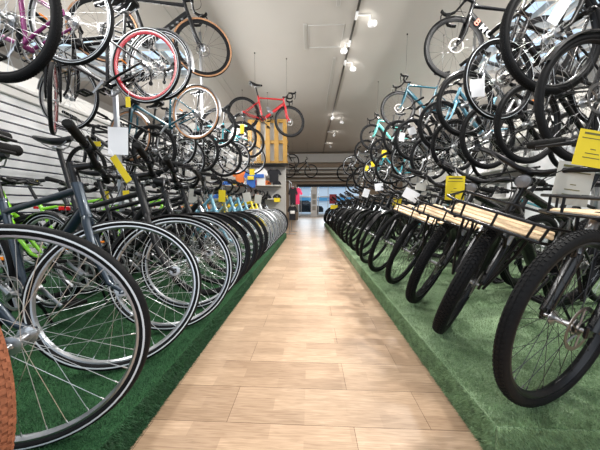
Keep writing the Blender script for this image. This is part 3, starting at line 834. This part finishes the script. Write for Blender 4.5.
for i, (x, y, yaw, kw) in enumerate(right):
    kw = dict(kw); kind = kw.pop('kind'); lab = kw.pop('label')
    r_ = kw.pop('R_', .335); kw.setdefault('steer', 26)
    bike(kind, lab, place((x, y, PH + r_), 180 + yaw, lean=12 if i else 8, R_=r_), group=GR, small=i > 8, R_=r_, **kw)

# ------------------------------------------------------------------ top tier on ceiling wires
GW = 'bicycles hung high on wires above the aisle edges'
def wires(bm, pts, label):
    for p in pts:
        q = bm @ Vector(p)
        b = MB().tube([(q.x, q.y, q.z), (q.x, q.y, CZ)], .0022, 5).tube([(q.x, q.y, CZ - .012), (q.x, q.y, CZ)], .014, 10)
        tag(mk('hanging_wire', b.mesh('hanging_wire'), M_blackmet), label, 'wire', label)
def hung(kind, lab, hubp, heading, wlab, pitch=0, end='front', wire=True, **kw):
    R_ = kw.get('R_', .343); wb = GEO[kind]['wb']
    M = place(hubp, heading, 0, pitch, end, R_, wb)
    t, g = bike(kind, lab, M, kick=False, group=GW, **kw)
    if wire: wires(M, [g['sad'] + Vector((-.02, 0, .016)), barpos(g) + Vector((0, .06, .012))], wlab)
    return t, g, M
road = dict(tyre='road', bar='drop', rimd=.04, spoke=M_blackspoke, ns=20, rise=.015, disc=True, R_=.338)
t, g, M = hung('road', 'black aero road bicycle with tan tyre walls hung over the red rimmed wheel', at(203, 48, 3.0), 20, 'thin wire holding the black road bicycle with tan tyre walls', frame=P_mblack, wall=M_tan, band=M_tan, **road)
# lettering blocks on its down tube
d = g['bb'] - g['h0']; ang = math.atan2(d.z, d.x)
bm = MB()
for i in range(5):
    p = g['h0'] + d * (.16 + .115 * i)
    bm.box(p + Vector((0, -.0195, 0)), (.030, .003, .020), Matrix.Rotation(-ang, 3, 'Y') @ Matrix.Rotation(.3, 3, 'Y'))
fr = [c for c in t.children if c.name.startswith('frame')][0]
l = mk('lettering', bm.mesh('lettering', False), P_grey, fr); 
hung('road', 'red road bicycle hung on wires with black saddle', at(289.6, 121.6, 5.45), 14, 'thin wire holding the red road bicycle', pitch=-6, frame=P_red, bottle=M_glass, **road)
hung('road', 'teal road bicycle hung above the lit green platform', at(398, 109, 4.9), 180, 'thin wire holding the teal road bicycle on the right', frame=P_teal, **road)
hung('road', 'mint road bicycle hung beyond the teal one', at(372, 137, 6.6), 180 + 12, 'thin wire holding the mint road bicycle on the right', frame=P_mint, **road)
t, g, M = hung('road', 'black road bicycle with pale BMC lettering on its down tube', at(454, 48, 2.9), 180 + 2, 'thin wire holding the black lettered road bicycle', frame=P_black, **road)
def text(s, size, m, parent, M, ext=.0006, name='lettering', shear=0):
    c = bpy.data.curves.new(name, 'FONT'); c.body = s; c.size = size; c.extrude = ext; c.align_x = 'CENTER'; c.align_y = 'CENTER'; c.shear = shear; c.offset = size * .012
    c.materials.append(m)
    tmp = bpy.data.objects.new('tmp', c); COL.objects.link(tmp)
    me = bpy.data.meshes.new_from_object(tmp.evaluated_get(bpy.context.evaluated_depsgraph_get()))
    bpy.data.objects.remove(tmp); bpy.data.curves.remove(c)
    o = bpy.data.objects.new(name, me); COL.objects.link(o)
    if parent is not None: o.parent = parent
    o.matrix_local = M
    return o
fr = [c for c in t.children if c.name.startswith('frame')][0]
d = g['bb'] - g['h0']; dn = d.normalized(); mid = g['h0'] + d * .34
# text plane: letters read from the head tube down to the crank on the bike's left side
X = dn; Yv = Vector((-dn.z, 0, dn.x)); Yv = Yv if Yv.z > 0 else -Yv
for s, off, m in (('B', -.09, paint('coral', (.75, .22, .16))), ('M', 0, P_white), ('C', .09, P_white)):
    X = -dn if False else dn
    side = Vector((0, 1, 0))
    # reading from the left side of the bike, text +x must run toward the rear-bottom: mirror-free frame (X, Y, Z=+y)
    Z = X.cross(Yv)
    Mx = Matrix((( X.x, Yv.x, Z.x, 0), (X.y, Yv.y, Z.y, 0), (X.z, Yv.z, Z.z, 0), (0, 0, 0, 1)))
    text(s, .10, m, fr, Matrix.Translation(mid + dn * off + Vector((0, .0185, 0))) @ Mx, .0012)
hung('mtb', 'black mountain bicycle hung alone above the passage at the back', at(311, 171, 12.6), 2, 'thin wire holding the black mountain bicycle over the passage', frame=P_black, tyre='mid', bar='riser', small=True)
hung('mtb', 'black mountain bicycle hung just left of the one over the passage', at(292, 161, 11.6), 10, 'thin wire holding the other black mountain bicycle at the back', frame=P_black, tyre='mid', bar='riser', small=True)
hung('road', 'mint road bicycle hung before the yellow display panel', at(272, 139, 7.0), 10, 'thin wire holding the mint bicycle before the yellow panel', frame=P_mint, tyre='mid', bar='drop', wire=True, small=True)
hung('city', 'grey bicycle with pale rims hung low before the yellow display panel', at(267, 161, 7.6), 10, 'thin wire holding the pale rimmed bicycle before the yellow panel', frame=P_lblue, bar='drop', **silverw)

# ------------------------------------------------------------------ upper tiers in staggered rails
GU = 'bicycles stored in the staggered upper tiers'
def up(kind, lab, hubp, heading, pitch=0, end='front', **kw):
    R_ = kw.get('R_', .343); wb = GEO[kind]['wb']
    return bike(kind, lab, place(hubp, heading, 0, pitch, end, R_, wb), kick=False, group=GU, **kw)
up('city', 'plum purple bicycle high over the slate blue one, silver chainring', at(71, 19, 1.9), 180, end='rear', pitch=-20, frame=P_purple, **silverw)
up('city', 'bicycle over the nearest corner with thick black tyre, before the plum purple one', at(4, 17, 1.33), 177, end='rear', pitch=-12, frame=P_black, tyre='mid', rim=M_blackmet)
up('city', 'bicycle with bright red rims over the black trekking bicycles', at(146, 66, 2.32), 178, end='rear', pitch=-14, steer=-44, frame=P_black, rim=M_redrim, rimd=.030, band=M_reflect)
up('city', 'black bicycle with silver rims and wooden front rack right behind the red rimmed one', at(160, 66, 2.52), 178, end='rear', pitch=-15, frame=P_black, porteur=True, fender=M_silver, **silverw)
up('city', 'teal bicycle with tan tyre walls, heading to the slat wall', at(196, 113, 3.2), 171, end='rear', pitch=-13, frame=P_teal, band=M_tan, wall=M_tan, rim=M_silver, fender=M_silver)
def hooks(t, label):
    M = t.matrix_world
    for wl in [c for c in t.children if c.name.split('.')[0] == 'saddle']:
        q = M @ wl.matrix_local @ Vector((-.03, 0, .02)); wires(Matrix(), [q], label)
for t in [o for o in COL.objects if o.get('group') == GU]: hooks(t, 'thin wire from the ceiling to the saddle of the ' + ' '.join(t['label'].split()[:6]).rstrip(','))
cols = [(P_grey, 'steel grey'), (P_white, 'white'), (P_black, 'black'), (P_cyan, 'turquoise'), (P_mblack, 'matt black'), (P_orange, 'orange')]
k = 0
for (px, py, Y, hd, kd, fr_, rim_, tl) in (
    (218, 128, 4.25, 16, 'mtb', (P_grey, 'steel grey'), M_blackmet, 'mid'), (176, 145, 3.7, 16, 'city', (P_mblack, 'matt black'), M_silver, 'city'), (224, 158, 4.45, 14, 'mtb', (P_black, 'black'), M_blackmet, 'mid'),
    (241, 138, 5.1, 16, 'mtb', (P_cyan, 'turquoise'), M_blackmet, 'mid'), (234, 158, 5.0, 12, 'city', (P_white, 'white'), M_silver, 'city'), (186, 160, 3.9, 18, 'city', (P_mblack, 'matt black'), M_silver, 'city'),
    (154, 150, 3.3, 18, 'mtb', (P_black, 'black'), M_blackmet, 'mid'), (200, 152, 4.1, 16, 'city', (P_grey, 'steel grey'), M_blackmet, 'mid'), (250, 143, 5.7, 14, 'mtb', (P_black, 'black'), M_blackmet, 'mid'),
    (252, 160, 5.9, 14, 'city', (P_grey, 'steel grey'), M_silver, 'city')):
    lab = '%s bicycle, %s of the staggered ones over the dark green platform' % (fr_[1], ORD[k]); k += 1
    up(kd, lab, at(px, py, Y), 192 - hd, frame=fr_[0], end='rear', pitch=-12, rim=rim_, tyre=tl, bar='riser' if kd == 'mtb' else 'flat', small=Y > 3.6, spoke=M_blackspoke if kd == 'mtb' else M_steel)
# right side
rs = [ # hub px, py, Y, heading, frame, rim, tyre
 (590, 101, 1.42, 190, 'city', P_black, 'black', M_blackmet, 'city', True), (552, 36, 1.62, 188, 'city', P_mblack, 'matt black', M_blackmet, 'mid', False),
 (528, 124, 2.25, 192, 'city', P_black, 'black', M_blackmet, 'mid', False), (499, 80, 2.26, 190, 'city', P_black, 'black', M_blackmet, 'city', False),
 (465, 105, 2.8, 190, 'city', P_grey, 'steel grey', M_blackmet, 'mid', True), (488, 137, 2.75, 192, 'mtb', P_black, 'black', M_blackmet, 'mid', False),
 (441, 126, 3.5, 190, 'step', P_lblue, 'light blue', M_blackmet, 'mid', False), (455, 146, 3.3, 190, 'mtb', P_mblack, 'matt black', M_blackmet, 'mid', False),
 (414, 140, 4.15, 190, 'mtb', P_black, 'black', M_blackmet, 'mid', False), (430, 158, 3.95, 190, 'city', P_black, 'black', M_blackmet, 'mid', False),
 (399, 138, 4.9, 192, 'mtb', P_black, 'black', M_blackmet, 'mid', False), (408, 160, 4.6, 190, 'city', P_grey, 'steel grey', M_silver, 'city', False),
 (384, 153, 5.7, 192, 'mtb', P_black, 'black', M_blackmet, 'mid', False), (390, 168, 5.3, 190, 'mtb', P_mblack, 'matt black', M_blackmet, 'mid', False),
 (366, 152, 7.0, 190, 'mtb', P_black, 'black', M_blackmet, 'mid', False), (376, 171, 6.2, 190, 'city', P_cyan, 'turquoise', M_silver, 'city', False),
 (352, 166, 8.6, 190, 'city', P_grey, 'steel grey', M_silver, 'city', False), (364, 177, 7.2, 190, 'mtb', P_black, 'black', M_blackmet, 'mid', False),
 (345, 173, 9.8, 190, 'mtb', P_black, 'black', M_blackmet, 'mid', False), (356, 183, 8.2, 190, 'mtb', P_mblack, 'matt black', M_blackmet, 'mid', False)]
for i, (px, py, Y, hd, kd, f_, fn, rim_, tl, fen) in enumerate(rs):
    lab = '%s bicycle, %s of the staggered ones over the lit green platform' % (fn, ORD[i])
    up(kd, lab, at(px, py, Y), hd, frame=f_, rim=rim_, tyre=tl, bar='flat' if kd != 'mtb' else 'riser', fender=P_black if fen else None, small=Y > 3.6, disc=(i % 3 == 0), spoke=M_steel if i % 2 else M_blackspoke, band=M_reflect if i == 3 else M_tyre)
# rails and posts that carry them
def carrier(xs, zs, y0, y1, label):
    t = empty('storage_rack', T3(xs[0], y0, 0), label, 'rack')
    inv = T3(-xs[0], -y0, 0)
    for x in xs:
        for z in zs:
            b = MB().tube([(x - xs[0], 0, z), (x - xs[0], y1 - y0, z)], .012, 8); mk('rail', b.mesh('rail'), M_blackmet, t)
    yy = y0
    while yy <= y1:
        x = xs[-1]
        mk('post', cached(('post', round(abs(x), 2)), lambda: MB().box((0, 0, CZ / 2), (.04, .04, CZ), bev=.004).mesh('post')), M_silver, t, T3(x - xs[0], yy - y0, 0)); yy += 2.1
carrier([-2.55, -2.05], [1.34, 1.80], 2.54, 6.4, 'black railed steel rack carrying bicycles along the slat wall')
carrier([2.35, 2.95], [1.26, 1.70], 2.6, 10.4, 'black railed steel rack carrying bicycles over the lit green platform')

# ------------------------------------------------------------------ second rows against the walls
GB = 'bicycles in the second row before the slat wall'
sec = [(-2.05, 1.75, P_green, 'lime green'), (-2.1, 2.25, P_black, 'black'), (-2.1, 2.7, P_green, 'lime green'), (-2.1, 3.2, P_white, 'white'), (-2.1, 3.7, P_green, 'lime green'), (-2.1, 4.2, P_mblack, 'matt black'), (-2.1, 4.8, P_grey, 'steel grey'), (-2.1, 5.4, P_orange, 'orange')]
for i, (x, y, p, nm) in enumerate(sec):
    bike('city', '%s bicycle, %s in the second row before the slat wall' % (nm, ORD[i]), place((x, y, ZL + R1), 22, lean=3), frame=p, group=GB, rack=True, small=True, fender=P_black if i % 2 else None, rim=M_blackmet, spoke=M_blackspoke)
for i in range(9):
    p, nm = [(P_black, 'black'), (P_white, 'white'), (P_mblack, 'matt black'), (P_cyan, 'turquoise')][i % 4]
    bike('city', '%s bicycle, %s in the second row on the lit green platform' % (nm, ORD[i]), place((2.25, 1.3 + .55 * i, ZL + R1), 200, lean=5), frame=p, group='bicycles in the second row on the light green platform', rack=i % 2 == 0, small=True, fender=P_black if i % 2 else None, rim=M_blackmet)

# ------------------------------------------------------------------ slat wall with moulding
M_groove = C('dark_slat_groove', (.05, .04, .09), rough=.7)
b = MB(); xw = -3.78
z = .1
while z < 2.2:
    b.mat(0).box((xw, 4.5, z + .05), (.04, 8.0, .092), bev=.003); z += .113
b.mat(1).box((xw - .035, 4.5, 1.15), (.04, 8.0, 2.1))
struct('wall_slats', b, [M_white, M_groove])
b = MB()
b.box((xw - .1, 4.5, 2.28), (.34, 8.0, .10), bev=.01).box((xw - .05, 4.5, 2.37), (.26, 8.0, .06), bev=.01).box((xw - .16, 4.5, 2.52), (.2, 8.0, .26))
struct('trim_8', b, M_offwhite)
# right side shelving and a white cabinet
struct('wall_partition', MB().box((4.0, 6, 1.3), (.12, 9, 2.6)), M_plain)

# ------------------------------------------------------------------ display wall, clothing and cabinet
struct('wall_display', MB().box((-2.25, 6.95, 1.6), (3.10, .12, 3.2)), M_plain)
t = empty('slatted_panel', T3(-1.18, 6.80, 2.02), 'yellow wooden slatted display panel over the far end of the left row', 'display panel')
M_ywood = C('yellow_stained_wood', (.28, .15, .02), rough=.5, noise=.2, nscale=8)
for x in (-.50, -.26, .0, .24, .48): mk('plank', cached('yplank', lambda: MB().box((0, 0, .61), (.12, .03, 1.2), bev=.004).mesh('plank')), M_ywood, t, T3(x, 0, 0))
for z in (.06, .62, 1.19): mk('crosspiece', cached('ycross', lambda: MB().box((0, .03, 0), (1.12, .035, .09), bev=.004).mesh('crosspiece')), M_ywood, t, T3(0, 0, z))
tag(mk('shelf', MB().box((-1.2, 6.72, 1.99), (1.2, .34, .05), bev=.005).mesh('shelf'), M_blackmet), 'dark shelf under the yellow slatted panel', 'shelf')
def garment(px, py, Y, w, h, m, lab, m2=None, cat='jersey'):
    p = at(px, py, Y); b = MB(); hw = w / 2
    out = [(-.30, .5), (-.5, .42), (-.72, .12), (-.52, .04), (-.42, .18), (-.40, -.5), (.40, -.5), (.42, .18), (.52, .04), (.72, .12), (.5, .42), (.30, .5), (.12, .43), (-.12, .43)]
    n = len(out); vs = [(x * w, -.035 * (1 - abs(x)), z * h) for x, z in out] + [(x * w, .035 * (1 - abs(x)), z * h) for x, z in out]
    fs = [tuple(range(n)), tuple(range(n, 2 * n))[::-1]] + [(i, n + i, n + (i + 1) % n, (i + 1) % n) for i in range(n)]
    b.add(vs, fs); t = empty(cat.replace(' ', '_'), Matrix.Translation(p), lab, cat, 'cycling clothes on hangers')
    mk('fabric', b.mesh('fabric', False), m, t)
    if m2: mk('chest_panel', MB().box((0, -.030, .05 * h), (w * .62, .03, h * .22), bev=.01).mesh('chest_panel'), m2, t)
    mk('hanger', MB().tube([(-.2 * w, 0, .46 * h), (0, 0, .56 * h), (.2 * w, 0, .46 * h)], .005, 6).tube([(0, 0, .56 * h), (0, 0, .70 * h)], .0035, 6).mesh('hanger'), M_silver, t)
F_blue = C('blue_jersey_knit', (.03, .12, .42), rough=.8); F_white = C('white_jersey_knit', (.7, .68, .66), rough=.8); F_pink = C('pink_jersey_knit', (.75, .04, .13), rough=.8)
F_black = C('black_jacket_cloth', (.015, .015, .018), rough=.8); F_orange = C('orange_jersey_knit', (.72, .18, .04), rough=.8); F_yel = C('yellow_vest_cloth', (.75, .55, .03), rough=.8)
garment(251, 179, 6.5, .28, .46, F_blue, 'blue jersey with yellow panel hung below the yellow panel', F_yel)
garment(261, 177, 6.55, .28, .46, F_white, 'white and blue jersey hung beside the blue one', F_blue)
garment(240, 178, 6.6, .28, .46, F_orange, 'orange jersey hung at the slat wall end of the clothes display')
garment(274, 176, 6.6, .30, .36, F_black, 'black short jacket hung at the aisle end of the display wall', cat='jacket')
t = empty('clothes_rail', T3(-.62, 7.6, 0), 'chrome clothes rail by the passage beyond the display wall', 'clothes rail')
for y in (-.4, .4): mk('upright', MB().tube([(0, y, 0), (0, y, 1.62)], .012, 10).tube([(-.2, y, .02), (.2, y, .02)], .012, 8).mesh('upright'), M_silver, t)
mk('hanging_bar', MB().tube([(0, -.4, 1.60), (0, .4, 1.60)], .012, 10).mesh('hanging_bar'), M_silver, t)
garment(295.5, 196, 7.25, .30, .50, F_pink, 'pink jersey hung on the chrome clothes rail')
garment(293, 196, 7.15, .20, .52, F_black, 'black jacket hung in front of the pink jersey', cat='jacket')
garment(292.5, 213, 7.12, .22, .42, F_black, 'black shorts hung low under the pink jersey', F_white, cat='shorts')
t = empty('cabinet', T3(3.12, 3.2, 0), 'plain white cabinet behind the bicycles on the lit green platform', 'cabinet')
mk('body', MB().box((0, 0, .79), (.40, .40, 1.58), bev=.006).mesh('body'), M_white, t)
mk('door', MB().box((0, -.208, .80), (.37, .018, 1.50), bev=.003).mesh('door'), M_white, t)
t = empty('shelf_unit', T3(3.55, 4.6, 0), 'grey metal shelf unit with boxes behind the white cabinet', 'shelf unit')
for z in (.5, 1.0, 1.5, 1.95): mk('shelf_board', cached('sb', lambda: MB().box((0, 0, 0), (.5, 2.4, .03), bev=.003).mesh('shelf_board')), M_offwhite, t, T3(0, 0, z))
for x in (-.24, .24):
    for y in (-1.18, 1.18): mk('upright', cached('su', lambda: MB().box((0, 0, 1.05), (.03, .03, 2.1)).mesh('upright')), M_silver, t, T3(x, y, 0))
bxm = cached('carton', lambda: MB().box((0, 0, 0), (.30, .34, .24), bev=.006).mesh('carton'))
for i in range(5):
    for j, z in enumerate((1.135, 1.635, 2.085)):
        tag(mk('carton', bxm, (M_greyp, M_whitep, M_offwhite)[(i + j) % 3], None, T3(3.5, 3.65 + .46 * i, z)), 'storage carton on the grey metal shelf unit', 'carton', 'cartons on the grey shelf unit')

def helmet_mesh():
    b = MB(); n = 14
    for i in range(5):
        y = (-.062, -.03, 0, .03, .062)[i]; w = math.sqrt(max(.05, 1 - (y / .085) ** 2))
        b.tube([(.13 * w * math.cos(a), y, .10 * w * math.sin(a)) for a in [PI * k / 10 - .05 for k in range(11)]], .016, 8)
    b.tube([(.13 * math.cos(a), .085 * math.sin(a), .0) for a in [2 * PI * k / 20 for k in range(20)]], .016, 8, closed=True)
    return b.mesh('shell')
for z in (1.05, 1.42):
    tag(mk('shelf', MB().box((-1.75, 6.72, z), (1.9, .30, .03), bev=.004).mesh('shelf'), M_greyp), 'grey shelf of helmets on the display wall, %s' % ('lower of two' if z < 1.2 else 'upper of two'), 'shelf')
    for i in range(7):
        hm, nm = [(F_black, 'black'), (F_orange, 'orange'), (F_white, 'white'), (F_blue, 'blue'), (F_black, 'black'), (F_pink, 'pink'), (F_yel, 'yellow')][(i * 3 + int(z * 10)) % 7]
        t = empty('helmet', T3(-2.6 + .28 * i, 6.70, z + .035) @ RZ(R(60)), '%s bicycle helmet on the %s display shelf, %s from the slat wall' % (nm, 'lower' if z < 1.2 else 'upper', ORD[i]), 'helmet', 'helmets on the display shelves')
        mk('shell', cached('helmet', helmet_mesh), hm, t)
        mk('liner', cached('liner', lambda: MB().lathe([(.001, -.06), (.06, -.055), (.09, 0), (.06, .055), (.001, .06)], 16, 0, PI).mesh('liner')), F_black, t)

# ------------------------------------------------------------------ track lighting and ceiling fittings
tx = at(364, 0, 3.73).x
t = tag(mk('lighting_track', MB().box((tx, 8.6, CZ - .012), (.034, 12.4, .024)).mesh('lighting_track', False), M_chain), 'long thin lighting track running down the ceiling', 'lighting track')
M_lens = mat('lit_lamp_lens', (1, 1, 1), emit=(1, .96, .9), strength=30)
def lens_mesh(): return MB().lathe([(.001, -.001), (.036, -.001), (.047, 0), (.047, .012), (.001, .012)], 20, M=RX(-PI / 2)).mesh('lens')
def house_mesh():
    return MB().lathe([(.048, .0), (.052, .02), (.050, .10), (.040, .13), (.001, .135), ], 20, M=RX(PI / 2)).mesh('lamp_housing')
for i, (px, py, Y, ta, dx) in enumerate(((370, 24, 4.0, -28, .05), (345, 51, 4.7, 30, -.05), (352, 69, 5.4, -15, .02), (333, 118, 8.3, 25, 0), (341, 122, 8.6, -25, 0), (334.5, 135, 10.0, 18, 0), (330, 146, 11.8, -15, 0), (327.5, 157, 14.2, 12, 0))):
    p = at(px, py, Y); d_ = p - Vector((0, 0, H)); p = Vector((0, 0, H)) + d_ * ((CZ - .17 - H) / d_.z)
    t = empty('track_light', Matrix.Translation(p), 'small lit white spotlight on the ceiling track, %s from the camera' % ORD[i], 'track light', 'spotlights on the ceiling track')
    q = RX(R(-58)) @ RY(R(ta))
    mk('lamp_housing', cached('house', house_mesh), M_white, t, q @ T3(0, 0, .0) @ RX(PI))
    mk('lens', cached('lens', lens_mesh), M_lens, t, q)
    mk('arm', MB().tube([(0, 0, .06), (0, 0, CZ - p.z - .03), (tx - p.x, 0, CZ - p.z - .03)], .009, 8).box((tx - p.x, .0, CZ - p.z - .035), (.04, .16, .03), bev=.006).mesh('arm'), M_white, t)
    l = bpy.data.lights.new('track_spot', 'SPOT'); l.energy = 60; l.spot_size = R(70); l.spot_blend = .6; l.shadow_soft_size = .05; l.color = (1, .95, .88)
    o = bpy.data.objects.new('track_spot', l); COL.objects.link(o); o.parent = t; o.matrix_local = q @ T3(0, 0, -.03)
def flush(x0, x1, y0, y1, w, name, lab, m=M_offwhite):
    b = MB(); z = CZ - .004
    for a in ((x0 + x1) / 2, y0, x1 - x0, w), ((x0 + x1) / 2, y1, x1 - x0, w): b.box((a[0], a[1], z), (a[2], a[3], .008))
    for a in (x0, (y0 + y1) / 2), (x1, (y0 + y1) / 2): b.box((a[0], a[1], z), (w, y1 - y0, .008))
    tag(mk(name, b.mesh(name, False), m), lab, 'ceiling panel' if 'panel' in name else 'vent')
flush(-.04, .60, 4.55, 5.15, .012, 'access_panel', 'square flush access panel in the ceiling by the track')
def slot(x, y0, y1, lab):
    t = empty('air_vent', T3(x, y0, CZ), lab, 'vent')
    mk('frame', MB().box((0, (y1 - y0) / 2, -.004), (.07, y1 - y0, .008)).mesh('frame', False), M_offwhite, t)
    mk('slot', MB().box((-.012, (y1 - y0) / 2, -.009), (.010, y1 - y0 - .03, .003)).box((.012, (y1 - y0) / 2, -.009), (.010, y1 - y0 - .03, .003)).mesh('slot', False), M_greyp, t)
slot(.44, 3.4, 4.15, 'short linear air vent in the ceiling beside the track')
slot(.52, 5.5, 8.4, 'long linear air vent in the ceiling running beside the track')
slot(-.10, 4.5, 5.2, 'linear air vent in the ceiling beside the access panel')
struct('trim_9', MB().box((-2.37, 8, CZ - .003), (.012, 13, .006)).box((-2.20, 8, CZ - .003), (.012, 13, .006)), M_greyp)

# ------------------------------------------------------------------ price tags
def card(px, py, wpx, hpx, Y, m, tilt, lab, group=None, lines=True, name='price_tag', turn=0):
    p = at(px, py, Y); k = Y / F; w_, h_ = wpx * k, hpx * k
    t = empty(name, Matrix.Translation(p) @ RZ(R(turn)) @ RY(R(tilt)), lab, 'price tag' if name == 'price_tag' else 'sign', group)
    mk('card', MB().box((0, 0, 0), (w_, .0012, h_)).mesh('card', False), m, t)
    mk('string', MB().tube([(0, 0, h_ * .5 - .004), (.006, .004, h_ * .5 + .02), (0, .012, h_ * .5 + .045)], .0009, 5).mesh('string'), M_whitep, t)
    if lines:
        b = MB(); b.box((0, -.001, h_ * .40), (w_ * .72, .0006, h_ * .055))
        for q, wd in ((.27, .8), (-.02, .16), (-.14, .42), (-.26, .5)): b.box((0, -.001, h_ * q), (w_ * wd, .0006, h_ * .022))
        mk('printing', b.mesh('printing', False), M_ink, t)
card(455, 188, 18, 23, 1.5, M_yel, 1, 'upright yellow price tag above the wooden front racks')
card(593, 149, 31, 33, .78, M_yel, 10, 'big yellow price tag hanging from the nearest handlebar on the right')
card(397, 203, 8, 9, 2.4, M_yel, 4, 'small yellow price tag above the far end of the wooden racks')
card(411, 195, 15, 10, 2.1, M_whitep, 28, 'slanted white paper tag beside the small yellow tag', lines=False)
card(421, 187, 10, 7, 2.2, M_greyp, 10, 'grey paper tag just above the slanted white tag', lines=False)
card(366, 193, 6, 8, 3.6, M_whitep, 18, 'small white tag in the middle of the right floor row', lines=False)
card(379, 187, 8, 7, 3.0, M_whitep, -8, 'off-white tag between the slanted white tag and the small white one', lines=False)
card(384, 154, 4.5, 7, 5.6, M_yel, 2, 'yellow tag on the upper right tier below the mint bicycle', lines=False)
card(373, 164, 4, 5, 6.1, M_yel, -6, 'tiny yellow tag, second below the mint bicycle', lines=False)
card(366, 168, 4.5, 5, 6.9, M_yel, 20, 'tiny yellow tag, third and lowest below the mint bicycle', lines=False)
card(334, 207, 7, 4, 7.8, M_yel, 0, 'yellow tag at the far end of the right floor row', lines=False)
card(478, 88, 12, 16, 2.0, M_whitep, -4, 'white paper tag inside the upper right wheel below the lettered bicycle', lines=False)
card(412, 131, 7, 7, 3.6, M_whitep, -20, 'white tag on the upper right tier, larger of the two by the teal bicycle', lines=False)
card(402, 137, 5, 8, 3.9, M_whitep, 6, 'narrow white tag on the upper right tier below the teal bicycle', lines=False)
card(559, 11, 10, 24, 1.5, M_whitep, 30, 'long white paper tag high on the nearest upper right bicycle', lines=False)
card(573, 184, 34, 40, 1.15, M_greyp, 8, 'grey printed information card on the nearest right front rack', name='information_card')
card(121, 169, 7, 30, 1.12, M_yel, -32, 'long slanted yellow tag hanging from the slate blue handlebar', lines=False)
card(118, 141, 21, 27, 2.5, M_whitep, 3, 'white paper sheet hung before the slat wall beside the teal fork', lines=False)
card(105, 195, 8, 8, 1.9, M_yel, 3, 'square yellow tag behind the slate blue head tube', lines=False)
card(126, 193, 7, 5, 2.0, M_yel, -3, 'yellow tag between the slate blue and black head tubes', lines=False)
card(34, 183, 9, 4, 2.3, M_yel, 0, 'flat yellow tag behind the raised black saddle post', lines=False)
card(96, 144, 10, 5, 2.75, M_yel, 0, 'yellow tag under the white paper sheet before the slat wall', lines=False)
card(222, 196, 7, 12, 2.5, M_yel, 3, 'yellow tag standing over the light blue bicycles', lines=False)
card(193, 196, 9, 14, 2.2, M_greyp, 4, 'pale grey tag in front of the yellow one over the light blue bicycles', lines=False)
card(247, 197, 8, 9, 3.0, M_greyp, -10, 'pale grey tag behind the yellow one over the light blue bicycles', lines=False)
card(258, 199, 7, 9, 3.3, M_greyp, 8, 'pale grey tag farthest down over the light blue bicycles', lines=False)
card(242, 129, 4, 9, 4.2, M_yel, 4, 'narrow yellow tag on the upper left tier', lines=False)
card(252, 172, 5, 6, 4.9, M_yel, 0, 'yellow tag below the upper left tier near the jerseys', lines=False)
card(277, 200, 6, 4, 5.0, M_yel, 0, 'yellow tag at the far end of the dark green platform', lines=False)
card(128, 102, 5, 10, 2.2, M_yel, 0, 'yellow tag at the teal bicycle handlebar', lines=False)
# red notice and posters at the far passage
pp = at(333, 199, YB - 1.0)
t = empty('notice_board', Matrix.Translation(pp), 'red square notice at the passage to the shopfront', 'sign'); mk('panel', MB().box((0, 0, 0), (.42, .02, .55), bev=.004).mesh('panel'), mat('dark_red_sign_face', (.35, .01, .02), rough=.4), t)
mk('post', MB().tube([(0, .02, .2), (0, .02, -pp.z)], .02, 8).mesh('post'), M_silver, t)
b = MB(); b.box((0, 0, 1.3), (.50, .34, 2.6), bev=.01)
t = empty('poster_pillar', T3(at(314, 205, YB + 4).x, YB + 4.0, 0), 'pillar covered in pale posters between the shopfront windows', 'pillar'); mk('pillar', b.mesh('pillar'), M_white, t)
for z in (.7, 1.15, 1.6): mk('poster', MB().box((0, -.176, z), (.26, .006, .34)).mesh('poster', False), (M_whitep, M_greyp, M_plain)[int(z * 10) % 3], t)
# car parked outside
def car():
    t = empty('car', T3(-.9, YB + 8.5, -.07), 'dark blue car parked outside the shopfront window', 'car')
    prof = [(-2.1, .35), (-2.1, .75), (-1.9, .92), (-1.0, 1.0), (-.5, 1.42), (.7, 1.45), (1.35, 1.02), (2.0, .9), (2.15, .7), (2.15, .35)]
    n = len(prof); vs = [(x, y * (.86 if z > 1.2 else 1), z) for y in (-.85, .85) for x, z in prof]
    fs = [tuple(range(n)), tuple(range(n, 2 * n))[::-1]] + [(i, n + i, n + (i + 1) % n, (i + 1) % n) for i in range(n)]
    mk('body', MB().add(vs, fs).mesh('body', False), P_navy, t)
    for x in (-1.35, 1.35):
        for y in (-.8, .8): mk('wheel', cached('cw', lambda: MB().lathe([(.001, -.1), (.2, -.1), (.31, -.09), (.33, -.06), (.33, .06), (.31, .09), (.2, .1), (.001, .1)], 24).mesh('wheel')), M_tyre, t, T3(x, y, .33))
    for a, b2 in ((-.85, .0), (.08, .95)): mk('side_window', MB().box(((a + b2) / 2, -.80, 1.2), (b2 - a - .2, .03, .28), bev=.01).mesh('side_window'), M_glass, t)
car()
